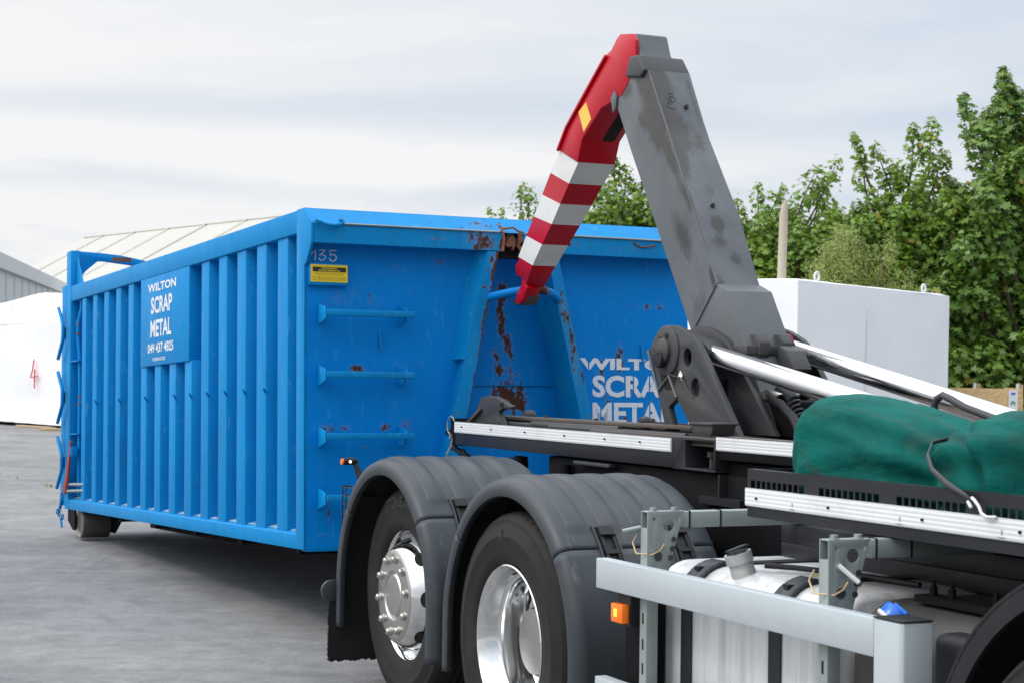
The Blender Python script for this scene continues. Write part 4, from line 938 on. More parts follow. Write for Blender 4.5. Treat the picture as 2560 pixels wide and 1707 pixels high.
    g = G(); g.tube([(-2.545 + .05 * math.cos(t), -.412, 1.245 + .05 * math.sin(t)) for t in [k * math.pi / 10 for k in range(20)]], .0035, 6, closed=True)
    for k in range(11):
        c = (-2.53 + .035 * math.sin(k * .55), -.425 - .004 * (k % 2), 1.20 - .014 * k)
        g.tube([(c[0] + .006 * math.cos(t), c[1] + .005 * math.sin(t) * (k % 2), c[2] + .011 * math.sin(t)) for t in [q * math.pi / 4 for q in range(8)]], .0022, 5, closed=True)
    g.build('chain', 'galvanised', T)
    # ---------------- wheels
    def tyre(parent, s, z, l0, l1, r=.5):
        w = l1 - l0
        prof = [(.292, l0 + .035), (.31, l0 + .012), (.345, l0 + .004), (.40, l0 + .0), (.405, l0 - .002), (.41, l0), (.445, l0 + .008), (.462, l0 + .016), (.468, l0 + .014), (.474, l0 + .020), (.487, l0 + .032), (r - .004, l0 + .048), (r, l0 + .07)]
        for k in range(1, 5):
            y = lerp(l0 + .07, l1 - .07, k / 5); prof += [(r, y - .007), (r - .011, y - .005), (r - .011, y + .005), (r, y + .007)]
        prof += [(r, l1 - .07), (r - .004, l1 - .048), (.487, l1 - .032), (.45, l1 - .01), (.40, l1), (.345, l1 - .004), (.31, l1 - .012), (.292, l1 - .035)]
        g = G(); n = 180; N = len(prof); vs = []
        for k in range(n):
            t = 2 * math.pi * k / n
            for i, (rr, y) in enumerate(prof):
                if i in (11, 12) and k % 3 == 0: rr -= .010
                vs.append((s + rr * math.cos(t), y, z + rr * math.sin(t)))
        g.add(vs, [(k * N + i, k * N + i + 1, ((k + 1) % n) * N + i + 1, ((k + 1) % n) * N + i) for k in range(n) for i in range(N - 1)])
        return g.build('tyre', 'tyre_rubber', parent, smooth=50, recalc=False)
    def arc_text(txt, s, z, l, rad, ang, h, width, parent):
        tp, tf = text_geo(txt, .02); t = G(); vs = []
        for a, b in tp:
            th = R(ang) - (a - .5) * width / rad; rr = rad + b * h
            # read from the near side (viewer looks towards +l): s grows to the viewer's right
            vs.append((s + rr * math.cos(th), l, z + rr * math.sin(th)))
        t.add(vs, tf); t.build('tyre_lettering', 'tyre_lettering', parent, smooth=0, recalc=False)
    def disc(s, l, z, nrm, r1, r2, tang, n=18):
        nrm = Vector(nrm).normalized(); tang = Vector(tang).normalized(); b = nrm.cross(tang)
        return [tuple(Vector((s, l, z)) + tang * r1 * math.cos(2 * math.pi * k / n) + b * r2 * math.sin(2 * math.pi * k / n)) for k in range(n)]
    def convex_wheel(s, z):
        W = empty('wheel', None, T)
        l = -1.109
        g = G(); g.lathe([(.275, l + .30), (.285, l + .05), (.290, l + .012), (.2985, l + .004), (.2985, l - .006), (.294, l - .010), (.288, l - .006), (.280, l + .010), (.272, l + .045), (.266, l + .050), (.255, l + .020), (.238, l - .025), (.214, l - .060), (.206, l - .066)], (s, 0, z), 72)
        rim = g.build('rim', 'chrome', W, smooth=40, recalc=False)
        for k in range(8):
            t = 2 * math.pi * (k + .04) / 8; rr = .2455
            n3 = Vector((math.cos(t) * .88, -.47, math.sin(t) * .88)); c = Vector((s + rr * math.cos(t), l - .0095, z + rr * math.sin(t))) + n3 * .0022
            g = G(); g.add(disc(*c, n3, .035, .025, (-math.sin(t), 0, math.cos(t))), [tuple(range(18))]); g.build('hand_hole', 'black_void', rim, smooth=0)
        g = G(); g.lathe([(.206, l - .05), (.209, l - .066), (.209, l - .074), (.204, l - .077), (.204, l - .081), (.207, l - .084), (.207, l - .089), (.200, l - .093), (.188, l - .095), (.112, l - .095), (.108, l - .088), (.100, l - .085), (.096, l - .088), (.090, l - .094), (.04, l - .096), (.0, l - .096)], (s, 0, z), 72)
        hub = g.build('hub_cover', 'hub_steel', W, smooth=35, recalc=False); hub.location.y = .022
        for k in range(10):
            t = 2 * math.pi * (k + .25) / 10; rr = .1675; c = (s + rr * math.cos(t), z + rr * math.sin(t))
            g = G(); g.lathe([(.0215, -.0952), (.0215, -.098), (.017, -.100), (.0162, -.110), (.012, -.115), (.0, -.1165)], (c[0], l, c[1]), 12); g.build('wheel_nut', 'hub_steel', hub, smooth=40, recalc=False)
        tyre(W, s, z, -1.150, -.84)
        arc_text('STONE', s, z, -1.1525, .395, 101, .055, .20, W)
        return W
    def deep_wheel(s, z, near=True):
        W = empty('wheel', None, T)
        l = -1.217
        g = G(); g.lathe([(.275, l + .34), (.280, l + .05), (.290, l + .012), (.2985, l + .004), (.2985, l - .005), (.294, l - .008), (.288, l - .004), (.276, l + .022), (.271, l + .030), (.268, l + .068), (.264, l + .074), (.252, l + .080), (.247, l + .10), (.245, l + .16), (.247, l + .19), (.240, l + .196), (.225, l + .200), (.205, l + .214), (.17, l + .228), (.14, l + .230)], (s, 0, z), 72)
        rim = g.build('rim', 'chrome', W, smooth=40, recalc=False)
        for k in range(10):
            t = 2 * math.pi * (k + .2) / 10; rr = .205
            c = Vector((s + rr * math.cos(t), l + .211, z + rr * math.sin(t))); n3 = Vector((math.cos(t) * -.5, -.85, math.sin(t) * -.5))
            g = G(); g.add(disc(*(c + n3.normalized() * .003), n3, .030, .024, (-math.sin(t), 0, math.cos(t))), [tuple(range(18))]); g.build('hand_hole', 'black_void', rim, smooth=0)
        g = G(); g.lathe([(.14, l + .23), (.14, l + .13), (.125, l + .10), (.06, l + .095), (.0, l + .095)], (s, 0, z), 48); g.build('hub_cover', 'hub_steel', W, smooth=40, recalc=False)
        for k in range(10):
            t = 2 * math.pi * k / 10; c = (s + .1675 * math.cos(t), z + .1675 * math.sin(t))
            g = G(); g.lathe([(.0225, .226), (.0225, .219), (.017, .216), (.016, .195), (.0, .19)], (c[0], l, c[1]), 12); g.build('wheel_nut', 'chrome', rim, smooth=40, recalc=False)
        tyre(W, s, z, -1.236, -.93); tyre(W, s, z, -.90, -.60)
        if near: arc_text('R', s, z, -1.2385, .385, 96, .052, .036, W)
        return W
    convex_wheel(-1.35, .515)
    deep_wheel(0.0, .497)
    Wf = deep_wheel(3.14, .47, False)
    def dup(o, parent, M):
        c = o.copy(); COL.objects.link(c); c.parent = parent
        if M is not None: c.matrix_local = M @ o.matrix_local
        for ch_ in o.children: dup(ch_, c, None)
        return c
    for s in (0.0, -1.35):                                   # far side pair, seen in the gap under the deck
        Wm = empty('wheel', None, T)
        g = G(); g.lathe([(.29, .3), (.2985, .0), (.28, .02), (.24, .2), (.0, .22)], (s, 0, 0), 40)
        g.v = [(p[0], 2 * LC + 1.217 - p[1], p[2] + .5) for p in g.v]; g.build('rim', 'chrome', Wm)
        tyre(Wm, s, .5, 2 * LC + .63, 2 * LC + 1.236)
    # ---------------- mudguards
    def mudguard(c, z, flip=1, near=True, full=True, Rr=.63, mat='mudguard_plastic', width=(-1.25, -.60)):
        Mg = empty('mudguard', None, T)
        l0, l1 = width; sg = 1 if l1 > l0 else -1
        ribs = [-1.145, -1.01, -.875, -.74]
        def sect(rib):
            out = [(l0 + .030 * sg, -.078), (l0 + .006 * sg, -.074), (l0 + .0, -.060), (l0 + .001 * sg, -.036), (l0 + .012 * sg, -.014), (l0 + .034 * sg, -.003), (l0 + .05 * sg, 0)]
            for rb_ in ribs:
                q = rb_ if sg > 0 else 2 * LC - rb_
                out += [(q - .042 * sg, 0), (q - .033 * sg, .008 * rib), (q, .0095 * rib), (q + .033 * sg, .008 * rib), (q + .042 * sg, 0)]
            out += [(l1 - .03 * sg, 0), (l1 - .005 * sg, -.012), (l1, -.05)]
            return out
        def strip(name, path, thick=.004):
            # path: list of (centre s, centre z, direction angle, rib amount)
            g = G(); N = len(sect(0)); vs = []
            for (ps, pz, th, rib) in path:
                for (l, dr) in sect(rib): vs.append((ps + dr * math.cos(th), l, pz + dr * math.sin(th)))
            g.add(vs, [(k * N + i, k * N + i + 1, (k + 1) * N + i + 1, (k + 1) * N + i) for k in range(len(path) - 1) for i in range(N - 1)])
            o = g.build(name, mat, Mg, smooth=40, recalc=False)
            o.data.materials.append(MATS['flap_rubber']); md = o.modifiers.new('thick', 'SOLIDIFY'); md.thickness = .006; md.offset = -1; md.material_offset = 1; md.material_offset_rim = 0  # inner face takes near-black rubber to carry the shade under the guard
            return o
        A0, A1 = R(43), R(137)
        def arcp(a0, a1, n, ribf): return [(c + Rr * math.cos(t), z + Rr * math.sin(t), t, ribf(t)) for t in [lerp(a0, a1, k / n) for k in range(n + 1)]]
        def ribf(t):
            d = math.degrees(t); return max(0, min(1, (d - 46) / 2)) * max(0, min(1, (150 - d) / 6))
        strip('upper_shell', arcp(R(39.5), R(141), 60, ribf))
        def leg_path(side, zend, n=26):
            a = arcp(R(39) if side > 0 else R(141.5), R(0) if side > 0 else R(180), 16, ribf if side < 0 else (lambda t: 0))
            ds = c + side * Rr; a += [(ds, lerp(z, zend, k / 6), 0 if side > 0 else math.pi, 0) for k in range(1, 7)]
            return a[::-1] if side > 0 else a
        strip('front_skirt', leg_path(1, .30)); strip('rear_skirt', leg_path(-1, .30))
        for ta, tb in ((36, 44), (136, 144)):
            g = G(); lf = [l0 + .004 * sg, l0 + .02 * sg, l1 - .01 * sg]; dv = [-.066, -.014, -.008]; vs = []
            for k in range(5): th = R(lerp(ta, tb, k / 4)); vs += [(c + (Rr + d_) * math.cos(th), l_, z + (Rr + d_) * math.sin(th)) for l_, d_ in zip(lf, dv)]
            g.add(vs, [(3 * k + q, 3 * k + q + 1, 3 * k + q + 4, 3 * k + q + 3) for k in range(4) for q in range(2)]); g.build('seam_joint', 'flap_rubber', Mg, recalc=False)
        if near:
            for lc in (-1.045, -.745):
                def S(th, l, r): return (c + (Rr + r) * math.cos(R(th)), l, z + (Rr + r) * math.sin(R(th)))
                def patch(g, t0, t1, la, lb, r0, r1, n=6):
                    vs = []
                    for k in range(n + 1):
                        th = lerp(t0, t1, k / n); vs += [S(th, la, r0), S(th, la, r1), S(th, lb, r1), S(th, lb, r0)]
                    fs = [(0, 1, 2, 3), tuple(4 * n + q for q in (3, 2, 1, 0))]
                    for k in range(n): fs += [(4 * k + q, 4 * k + q + 1, 4 * k + q + 5, 4 * k + q + 4) for q in range(3)]
                    g.add(vs, fs)
                g = G(); patch(g, 48.5, 24, lc - .045, lc - .037, .0, .008); patch(g, 48.5, 24, lc + .037, lc + .045, .0, .008); patch(g, 48.5, 47.6, lc - .045, lc + .045, .0, .008); g.build('clip_surround', mat, Mg)
                g = G(); patch(g, 47, 43.5, lc - .03, lc + .03, .0, .022); patch(g, 43.5, 26, lc - .03, lc - .018, .0, .014); patch(g, 43.5, 26, lc + .018, lc + .03, .0, .014); patch(g, 38, 36.5, lc - .03, lc + .03, .0, .016); patch(g, 32, 30, lc - .03, lc + .03, .0, .016); patch(g, 27, 25.5, lc - .03, lc + .03, .0, .014)
                patch(g, 43.5, 26, lc - .018, lc + .018, .0, .004); patch(g, 30, 27, lc - .014, lc + .014, .0, .02); g.build('mudguard_clip', 'black_plastic', Mg)
        return Mg
    m1 = mudguard(-1.35, .505); m2 = mudguard(0.0, .500)
    mudguard(-1.35, .505, near=False, width=(2 * LC + 1.25, 2 * LC + .60)); mudguard(0.0, .50, near=False, width=(2 * LC + 1.25, 2 * LC + .60))
    # wheel arch of the next axle
    g = G()
    for (r0, r1, l0, l1) in ((.555, .605, -1.215, -1.20), (.60, .612, -1.215, -.70)):
        n = 40; pr = []
        vs = []
        for k in range(n + 1):
            t = lerp(R(5), R(200), k / n); cs, sn = math.cos(t), math.sin(t)
            vs += [(3.14 + r0 * cs, l0, .50 + r0 * sn), (3.14 + r1 * cs, l0, .50 + r1 * sn), (3.14 + r1 * cs, l1, .50 + r1 * sn), (3.14 + r0 * cs, l1, .50 + r0 * sn)]
        g.add(vs, [(4 * k + q, 4 * k + (q + 1) % 4, 4 * k + 4 + (q + 1) % 4, 4 * k + 4 + q) for k in range(n) for q in range(4)])
    g.build('wheel_arch', 'black_plastic', T, smooth=50)
    # mud flap, disc, rear light cluster
    g = G(); rg = random.Random(2); n = 60; top = []
    g.box(-1.985, -1.975, -1.272, -.66, .13, .52)
    for k in range(150):
        l = lerp(-1.272, -.66, rg.random()); h = rg.uniform(.0, .009); g.box(-1.986, -1.974, l, l + .006, .13 - h, .14)
    for k in range(90):
        z = lerp(.13, .40, rg.random()); h = rg.uniform(.0, .006); g.box(-1.986, -1.974, -1.272 - h, -1.27, z, z + .005)
    g.build('mud_flap', 'flap_rubber', T, smooth=0)
    g = G(); g.cyl((-1.99, -1.262, .468), (-1.965, -1.262, .468), .052, 28); g.build('reflector', 'mudguard_plastic', T, bevel=.004)
    g = G(); g.box(-2.14, -1.99, -1.115, -.80, .72, .958); lb = g.build('light_cluster', 'black_plastic', T, bevel=.012)
    g = G(); g.box(-2.147, -2.141, -1.10, -.82, .75, .93); g.build('red_lens', 'latch_red', lb)
    g = G()
    for z in (.955, .915, .87, .825, .78, .74): g.cyl((-2.17, -1.145, z), (-2.17, -1.10, z), .0025, 5); g.cyl((-2.17, -1.145, z), (-2.0, -1.145, z), .0025, 5)
    for s in (-2.17, -2.12): g.cyl((s, -1.145, .96), (s, -1.145, .70), .0035, 6)
    g.cyl((-2.17, -1.145, .96), (-2.17, -1.10, .955), .004, 6); g.build('light_guard', 'dark_frame', lb)
    g = G(); g.tube([(-2.08, -1.06, .955), (-2.10, -1.085, 1.02), (-2.12, -1.098, 1.07)], [.022, .017, .014], 12); stk = g.build('marker_stalk', 'black_plastic', T, smooth=50)
    g = G(); g.tube([(-2.12, -1.088, 1.082), (-2.12, -1.12, 1.084), (-2.12, -1.163, 1.082)], [.013, .019, .019], 14); g.build('lamp_body', 'black_plastic', stk, bevel=.003)
    g = G(); g.cyl((-2.12, -1.163, 1.082), (-2.12, -1.172, 1.082), .015, 14); g.build('amber_lens', 'amber_lens', stk)
    g = G(); g.cyl((-2.105, -1.132, 1.082), (-2.098, -1.132, 1.082), .0065, 12); g.build('white_lens', 'white_bulb', stk)
    # ---------------- hook arm
    def mast():
        a, b = .04, .262
        rl = [(-1.60, 2.935), (-1.401, 2.62), (-1.019, 2.054), (-.837, 1.78), (-.50, 1.28)]       # rear edge
        fl = [(-1.245, 3.02), (-1.06, 2.681), (-.762, 2.262), (-.58, 1.925), (-.24, 1.28)]         # front edge
        rs = lambda z: seg([(q[1], q[0]) for q in rl], z); fs_ = lambda z: seg([(q[1], q[0]) for q in fl], z)
        zt, zb = 2.985, 1.275
        stn = blobs([(.25, .80, .5, .16, .0)])
        g = G()
        g.grid(lambda p, q: (lerp(rs(lerp(zb, zt, q)), fs_(lerp(zb, zt, q)), p), a, lerp(zb, zt, q)), 16, 70, blobs([(.86, .95, .22, .10, 1.0), (.80, .84, .26, .08, 1.0), (.86, .76, .12, .07, .95), (.50, .86, .1, .03, .6), (.9, .63, .1, .05, .6), (.55, .52, .18, .08, .50), (.93, .40, .06, .05, .7), (.5, .3, .3, .1, .40), (.3, .97, .2, .03, .8)]))
        g.grid(lambda p, q: (fs_(lerp(zb, zt, q)), lerp(a, b, p), lerp(zb, zt, q)), 10, 70, blobs([(.12, .93, .30, .10, 1.0), (.20, .83, .34, .09, .95), (.05, .74, .22, .07, .9), (.35, .87, .2, .04, .6), (.70, .79, .22, .04, .60), (.42, .55, .16, .022, .95), (.36, .50, .2, .02, .6), (.62, .455, .12, .016, .8), (.1, .38, .1, .03, .6), (.9, .9, .1, .1, .5), (.5, .30, .3, .04, .4), (.5, .65, .2, .03, .4)]))
        g.grid(lambda p, q: (lerp(rs(lerp(zb, zt, q)), fs_(lerp(zb, zt, q)), p), b, lerp(zb, zt, q)), 6, 20)
        g.grid(lambda p, q: (rs(lerp(zb, zt, q)), lerp(a, b, p), lerp(zb, zt, q)), 6, 20)
        M = g.build('lift_arm', 'mast_paint', T, recalc=False)
        # head block and collar
        q = G(); q.prism([(-1.545, 3.195), (-1.512, 3.208), (-1.395, 3.190), (-1.355, 3.09), (-1.25, 2.99), (-1.60, 2.90)], 'y', .055, .235); q.build('head_block', 'mast_grey', M, bevel=.012, seg=3)
        q = G(); q.prism([(-1.395, 3.075), (-1.315, 3.070), (-1.245, 2.985), (-1.285, 2.955), (-1.44, 2.98)], 'y', .022, .280); q.build('collar', 'frame_grey', M, bevel=.010, seg=3)
        # wider lower sleeve with weld lines
        q = G(); q.prism([(-.585, 1.935), (-.49, 1.90), (-.372, 1.72), (-.10, 1.28), (-.55, 1.28), (-.80, 1.70)], 'y', .034, .268); q.build('arm_sleeve', 'mast_grey', M, bevel=.005)
        q = G(); q.tube([(-.575, .0325, 1.93), (-.80, .0325, 1.70)], .0045, 6); q.tube([(-1.23, .040, 2.98), (-.58, .040, 1.935)], .0045, 6); q.build('weld_bead', 'mast_grey', M)
        for (z, l, r) in ((2.80, .185, .011), (2.30, .135, .010)):
            s = fs_(z); q = G(); q.cyl((s - .004, l, z), (s + .010, l, z + .004), r, 14); q.build('plug', 'black_plastic', M)
        q = G()                                              # scribble of weld spatter near the head
        rg2 = random.Random(5)
        for k in range(5):
            pts = []; z0 = 2.83 + rg2.uniform(-.02, .02); l0 = .11 + rg2.uniform(-.02, .02); r0 = rg2.uniform(.008, .022)
            for i in range(8): t = i * .55 + k; z = z0 + r0 * math.sin(t); pts.append((fs_(z) + .001, l0 + r0 * 1.3 * math.cos(t), z))
            q.tube(pts, .0016, 5)
        q.build('weld_spatter', 'mast_grey', M)
        q = G(); q.prism([(-1.60, 2.90), (-1.56, 2.93), (-1.535, 2.90), (-1.545, 2.84), (-1.575, 2.82)], 'y', .028, .039); q.build('cover_plate', 'mast_grey', M, bevel=.003)
        return M
    m, t, b_, out = pbsdf('mast_paint')
    tc = t.add('ShaderNodeTexCoord').outputs['Object']
    base = t.mix(t.ramp(t.noise(tc, 2.4, 6, .62, .4), .35, .68), (.080, .090, .099), (.128, .143, .155))
    at = t.add('ShaderNodeAttribute', attribute_name='rust').outputs['Fac']
    qn = t.math('ADD', at, t.math('MULTIPLY', t.math('SUBTRACT', t.noise(t.mapping(tc, (1, 1, .45)), 13, 6, .6, .6), .5), .95))
    msk = t.math('MULTIPLY', t.ramp(qn, .20, .46), t.ramp(at, .02, .10))
    base = t.mix(t.math('MULTIPLY', msk, .88), base, t.mix(t.noise(tc, 20, 5, .6), (.016, .0145, .0135), (.052, .046, .040)))
    sp = t.ramp(t.noise(tc, 24, 9, .75), .735, .75); base = t.mix(sp, base, (.32, .33, .34))
    t.link(base, b_.inputs['Base Color']); t.link(t.math('MULTIPLY_ADD', msk, -.10, .52), b_.inputs['Roughness'])
    bn = t.add('ShaderNodeBump'); bn.inputs['Strength'].default_value = .2; bn.inputs['Distance'].default_value = .004; t.link(t.noise(tc, 35, 5, .65), bn.inputs['Height']); t.link(bn.outputs[0], b_.inputs['Normal'])
    M = mast()
    # red and white jib: outline split at the stripe joints
    outer = [(-2.204, 2.71), (-2.308, 2.600), (-2.408, 2.494), (-2.510, 2.385), (-2.604, 2.286), (-2.707, 2.177)]
    inner = [(-1.977, 2.62), (-2.085, 2.522), (-2.184, 2.425), (-2.286, 2.326), (-2.401, 2.226), (-2.519, 2.119)]
    a, b = .045, .258
    top = [(-1.556, 3.190), (-1.520, 3.206), (-1.395, 3.187), (-1.362, 3.15), (-1.357, 3.07), (-1.375, 3.02), (-1.425, 2.96), (-1.50, 2.90), (-1.583, 2.885), (-1.716, 2.866), (-1.925, 2.733), inner[0], outer[0], (-2.105, 2.82), (-1.665, 3.128), (-1.615, 3.142)]
    g = G(); g.prism([(-1.716, 2.866), (-1.925, 2.733), inner[0], outer[0], (-2.105, 2.82), (-1.665, 3.128), (-1.60, 3.10), (-1.58, 2.9)], 'y', a + .002, b)
    g.prism(top, 'y', a - .008, a + .012)
    J = g.build('jib', 'jib_red', T, bevel=.004)
    def wid(k): f = k / 5; return lerp(a, .072, f), lerp(b, .215, f)
    outer = [(p_[0] - .058 * k / 5, p_[1]) for k, p_ in enumerate(outer)]; inner = [(p_[0] - .058 * k / 5, p_[1]) for k, p_ in enumerate(inner)]
    for k in range(5):
        g = G(); (a0, b0), (a1, b1) = wid(k), wid(k + 1)
        P = [(outer[k][0], a0, outer[k][1]), (inner[k][0], a0, inner[k][1]), (inner[k][0], b0, inner[k][1]), (outer[k][0], b0, outer[k][1])]
        Q = [(outer[k + 1][0], a1, outer[k + 1][1]), (inner[k + 1][0], a1, inner[k + 1][1]), (inner[k + 1][0], b1, inner[k + 1][1]), (outer[k + 1][0], b1, outer[k + 1][1])]
        g.add(P + Q, [(0, 1, 5, 4), (1, 2, 6, 5), (2, 3, 7, 6), (3, 0, 4, 7), (0, 3, 2, 1), (4, 5, 6, 7)])
        g.build('jib_stripe', 'jib_white' if k % 2 == 0 else 'jib_red', J, smooth=0)
    # tapering foot and hook
    (a1, b1) = wid(5)
    g = G(); A, B = outer[5], inner[5]
    P = [(A[0], a1, A[1]), (B[0], a1, B[1]), (B[0], b1, B[1]), (A[0], b1, A[1])]
    Q = [(-2.785, .100, 2.060), (-2.715, .100, 2.025), (-2.700, .200, 2.005), (-2.785, .195, 2.060)]
    g.add(P + Q, [(0, 1, 5, 4), (1, 2, 6, 5), (2, 3, 7, 6), (3, 0, 4, 7), (0, 3, 2, 1), (4, 5, 6, 7)]); g.build('jib_foot', 'jib_red', J, bevel=.003)
    hook = [(-2.79, 2.09), (-2.71, 2.06), (-2.722, 2.019), (-2.703, 2.004), (-2.716, 1.987), (-2.755, 1.943), (-2.802, 1.918), (-2.866, 1.926), (-2.838, 1.983), (-2.805, 2.005), (-2.782, 2.021), (-2.772, 2.049)]
    g = G(); g.prism(hook, 'y', .100, .185); g.build('hook', 'jib_red', J, bevel=.005)
    g = G(); g.prism([(-2.735, 1.960), (-2.757, 1.940), (-2.803, 1.914), (-2.93, 1.914), (-2.96, 1.94), (-2.90, 1.955), (-2.83, 1.965)], 'y', .125, .205); g.build('hook_tip', 'dirty_brown_steel', J, bevel=.006)
    g = G(); g.prism([(-2.86, 2.17), (-2.922, 2.138), (-2.90, 2.082), (-2.851, 2.072), (-2.79, 2.09), (-2.78, 2.15)], 'y', .125, .18); g.build('safety_catch', 'jib_red', J, bevel=.003)
    # raised lip along the outer edge, sticker, plug and slot
    g = G()
    pts = [(-1.665, 3.128), (-2.105, 2.82), (-2.204, 2.71)]
    for p, q in zip(pts, pts[1:]):
        d = Vector((q[0] - p[0], q[1] - p[1])).normalized(); n = Vector((d.y, -d.x)); n = n if n.x > 0 else -n
        g.prism([(p[0], p[1]), (q[0], q[1]), (q[0] + n.x * .016, q[1] + n.y * .016), (p[0] + n.x * .016, p[1] + n.y * .016)], 'y', a - .020, a - .0075)
    g.build('edge_lip', 'jib_red', J, bevel=.002)
    g = G(); g.prism([(-1.882, 2.918), (-1.966, 2.878), (-1.904, 2.768), (-1.822, 2.823)], 'y', a - .0095, a - .0085); g.build('reflective_sticker', 'yellow_reflector', J)
    g = G(); g.cyl((-1.965, a - .006, 2.745), (-1.965, a + .03, 2.745), .016, 14); g.build('plug', 'black_void', J)
    # slot: dark opening in the forward face of the jib
    p0, p1 = Vector((-1.716, 2.866)), Vector((-1.925, 2.733)); e = (p0 - p1).normalized(); n = Vector((e.y, -e.x)); n = n if n.x > 0 else -n
    c0 = p1 + e * .01
    vs = []; L = .42
    for k in range(24):
        t = 2 * math.pi * k / 24; x = (.036 * math.cos(t)) + .186; y = .036 * math.sin(t) + (L if math.sin(t) > 0 else 0) + .075
        q = p1 + e * (y - .05) + n * .0015; vs.append((q.x, x, q.y))
    g = G(); g.add(vs, [tuple(range(24))]); g.build('slot', 'black_void', J, smooth=0)
    # ---------------- pivot plates and lift cylinders
    outl = [(-.687, 1.283), (-.773, 1.459), (-.753, 1.470), (-.853, 1.637), (-.832, 1.655), (-.800, 1.695), (-.755, 1.728), (-.70, 1.745), (-.63, 1.742), (-.575, 1.730), (-.48, 1.696), (-.44, 1.675), (-.405, 1.640), (-.092, 1.283), (-.448, 1.283), (-.592, 1.423), (-.610, 1.425), (-.668, 1.392), (-.672, 1.380), (-.620, 1.283)]
    holes = [circ(-.511, 1.605, .037, 20, .044), circ(-.442, 1.474, .040, 20, .046)]
    for i, (l0, l1) in enumerate(((-.150, -.120), (.002, .030), (.272, .300), (.405, .435))):
        pl = plate(outl if i in (0, 3) else outl[:13] + [(-.05, 1.283), (-.448, 1.283)] + outl[15:], holes, 'y', l0, l1, 'pivot_plate', 'frame_grey', T)
        if i == 0:
            q = G(); q.tube([(-.853, l0 - .004, 1.637), (-.765, l0 - .004, 1.468), (-.755, l0 - .004, 1.460), (-.662, l0 - .004, 1.525), (-.592, l0 - .004, 1.43)], .0075, 6); q.build('weld_bead', 'mast_grey', pl)
            q = G(); q.lathe([(.0, -.185), (.045, -.185), (.055, -.178), (.057, -.163), (.100, -.162), (.110, -.157), (.112, -.149), (.112, -.10)], (-.690, 0, 1.635), 36); q.build('pivot_pin', 'frame_grey', pl, smooth=40, recalc=False)
            q = G(); q.cyl((-.700, -.196, 1.600), (-.700, -.160, 1.600), .040, 20); q.build('grease_cap', 'dark_frame', pl, bevel=.004)
            for bs, bz in ((-.672, 1.700), (-.725, 1.685), (-.765, 1.63)): q = G(); q.cyl((bs, -.168, bz), (bs, -.155, bz), .013, 8); q.build('bolt', 'dark_frame', pl)
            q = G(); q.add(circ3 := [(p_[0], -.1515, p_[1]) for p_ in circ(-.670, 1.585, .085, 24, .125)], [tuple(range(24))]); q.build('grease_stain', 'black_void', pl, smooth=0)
            q = G(); q.tube([(-.685, -.20, 1.625), (-.735, -.19, 1.62), (-.755, -.165, 1.585), (-.715, -.158, 1.545), (-.62, -.157, 1.525), (-.545, -.157, 1.515), (-.50, -.157, 1.47), (-.455, -.155, 1.435), (-.43, -.14, 1.432)], .0035, 6); q.build('grease_line', 'frame_grey', pl)
            q = G(); q.prism([(-.578, 1.525), (-.560, 1.548), (-.540, 1.528), (-.552, 1.505), (-.560, 1.520)], 'y', -.1565, -.1545); q.build('paper_tag', 'sign_white', pl)
    def cylinder(l, p, q, e, r, rb):
        g = G(); g.lathe([(.045, -.056), (.092, -.055), (.095, -.05), (.095, .05), (.092, .055), (.045, .056)], (-.69, l, 1.635), 32)
        g.prism([(-.66, 1.728), (-.46, 1.675), (-.40, 1.640), (-.42, 1.585), (-.56, 1.57)], 'y', l - .046, l + .046); eye = g.build('cylinder_eye', 'frame_grey', T, bevel=.006)
        g = G(); P = (p[0], l, p[1]); Q = (q[0], l, q[1]); E = (e[0], l, e[1])
        g.cyl(P, Q, r, 40); g.build('cylinder_rod', 'rod_chrome', T, smooth=60)
        g = G(); d = (Vector(E) - Vector(Q)).normalized(); Q2 = Vector(Q)
        g.tube([Q2 - d * .03, Q2 - d * .02, Q2 - d * .02, Q2, Q2, Vector(E)], [r + .002, r + .008, rb - .006, rb, rb, rb], 40); bar = g.build('cylinder_barrel', 'frame_grey', T, smooth=50)
        return bar
    bar = cylinder(-.06, (-.50, 1.628), (.97, 1.375), (2.6, 1.10), .043, .062)
    g = G(); g.tube([(1.10, -.075, 1.39), (1.10, -.085, 1.43), (1.115, -.085, 1.455), (1.145, -.085, 1.468), (1.19, -.085, 1.455), (1.26, -.085, 1.430), (1.40, -.085, 1.398), (1.9, -.085, 1.30)], .0135, 12); g.build('hydraulic_pipe', 'frame_grey', bar, smooth=60)
    cylinder(.352, (-.50, 1.655), (1.75, 1.235), (2.6, 1.08), .043, .062)
    g = G(); g.box(-.45, -.30, .02, .28, 1.62, 1.66); kb = g.build('lock_bar', 'frame_grey', T, bevel=.004)
    for l in (.105, .225):
        g = G(); g.prism([(-.345 + .062 * math.cos(k * math.pi / 4 + .39), 1.648 + .066 * math.sin(k * math.pi / 4 + .39)) for k in range(8)], 'y', l - .028, l + .028); g.build('lock_knob', 'frame_grey', T, bevel=.004)
    g = G(); g.prism([(-.33, 1.60), (-.20, 1.545), (-.16, 1.56), (-.22, 1.64), (-.28, 1.66)], 'y', .17, .26); g.build('lock_claw', 'frame_grey', T, bevel=.004)
    g = G(); g.tube([(-.40, .17, 1.655), (-.40, .19, 1.70), (-.385, .24, 1.725), (-.37, .29, 1.705), (-.36, .305, 1.66)], .005, 8); g.build('red_wire', 'wire_red', T)
    g = G(); g.tube([(-.56, .04, 1.62), (-.54, .045, 1.67), (-.47, .06, 1.715), (-.42, .08, 1.72), (-.41, .085, 1.69)], .005, 8); g.build('grease_line', 'dark_frame', T)
    # hoses behind the near cylinder
    g = G()
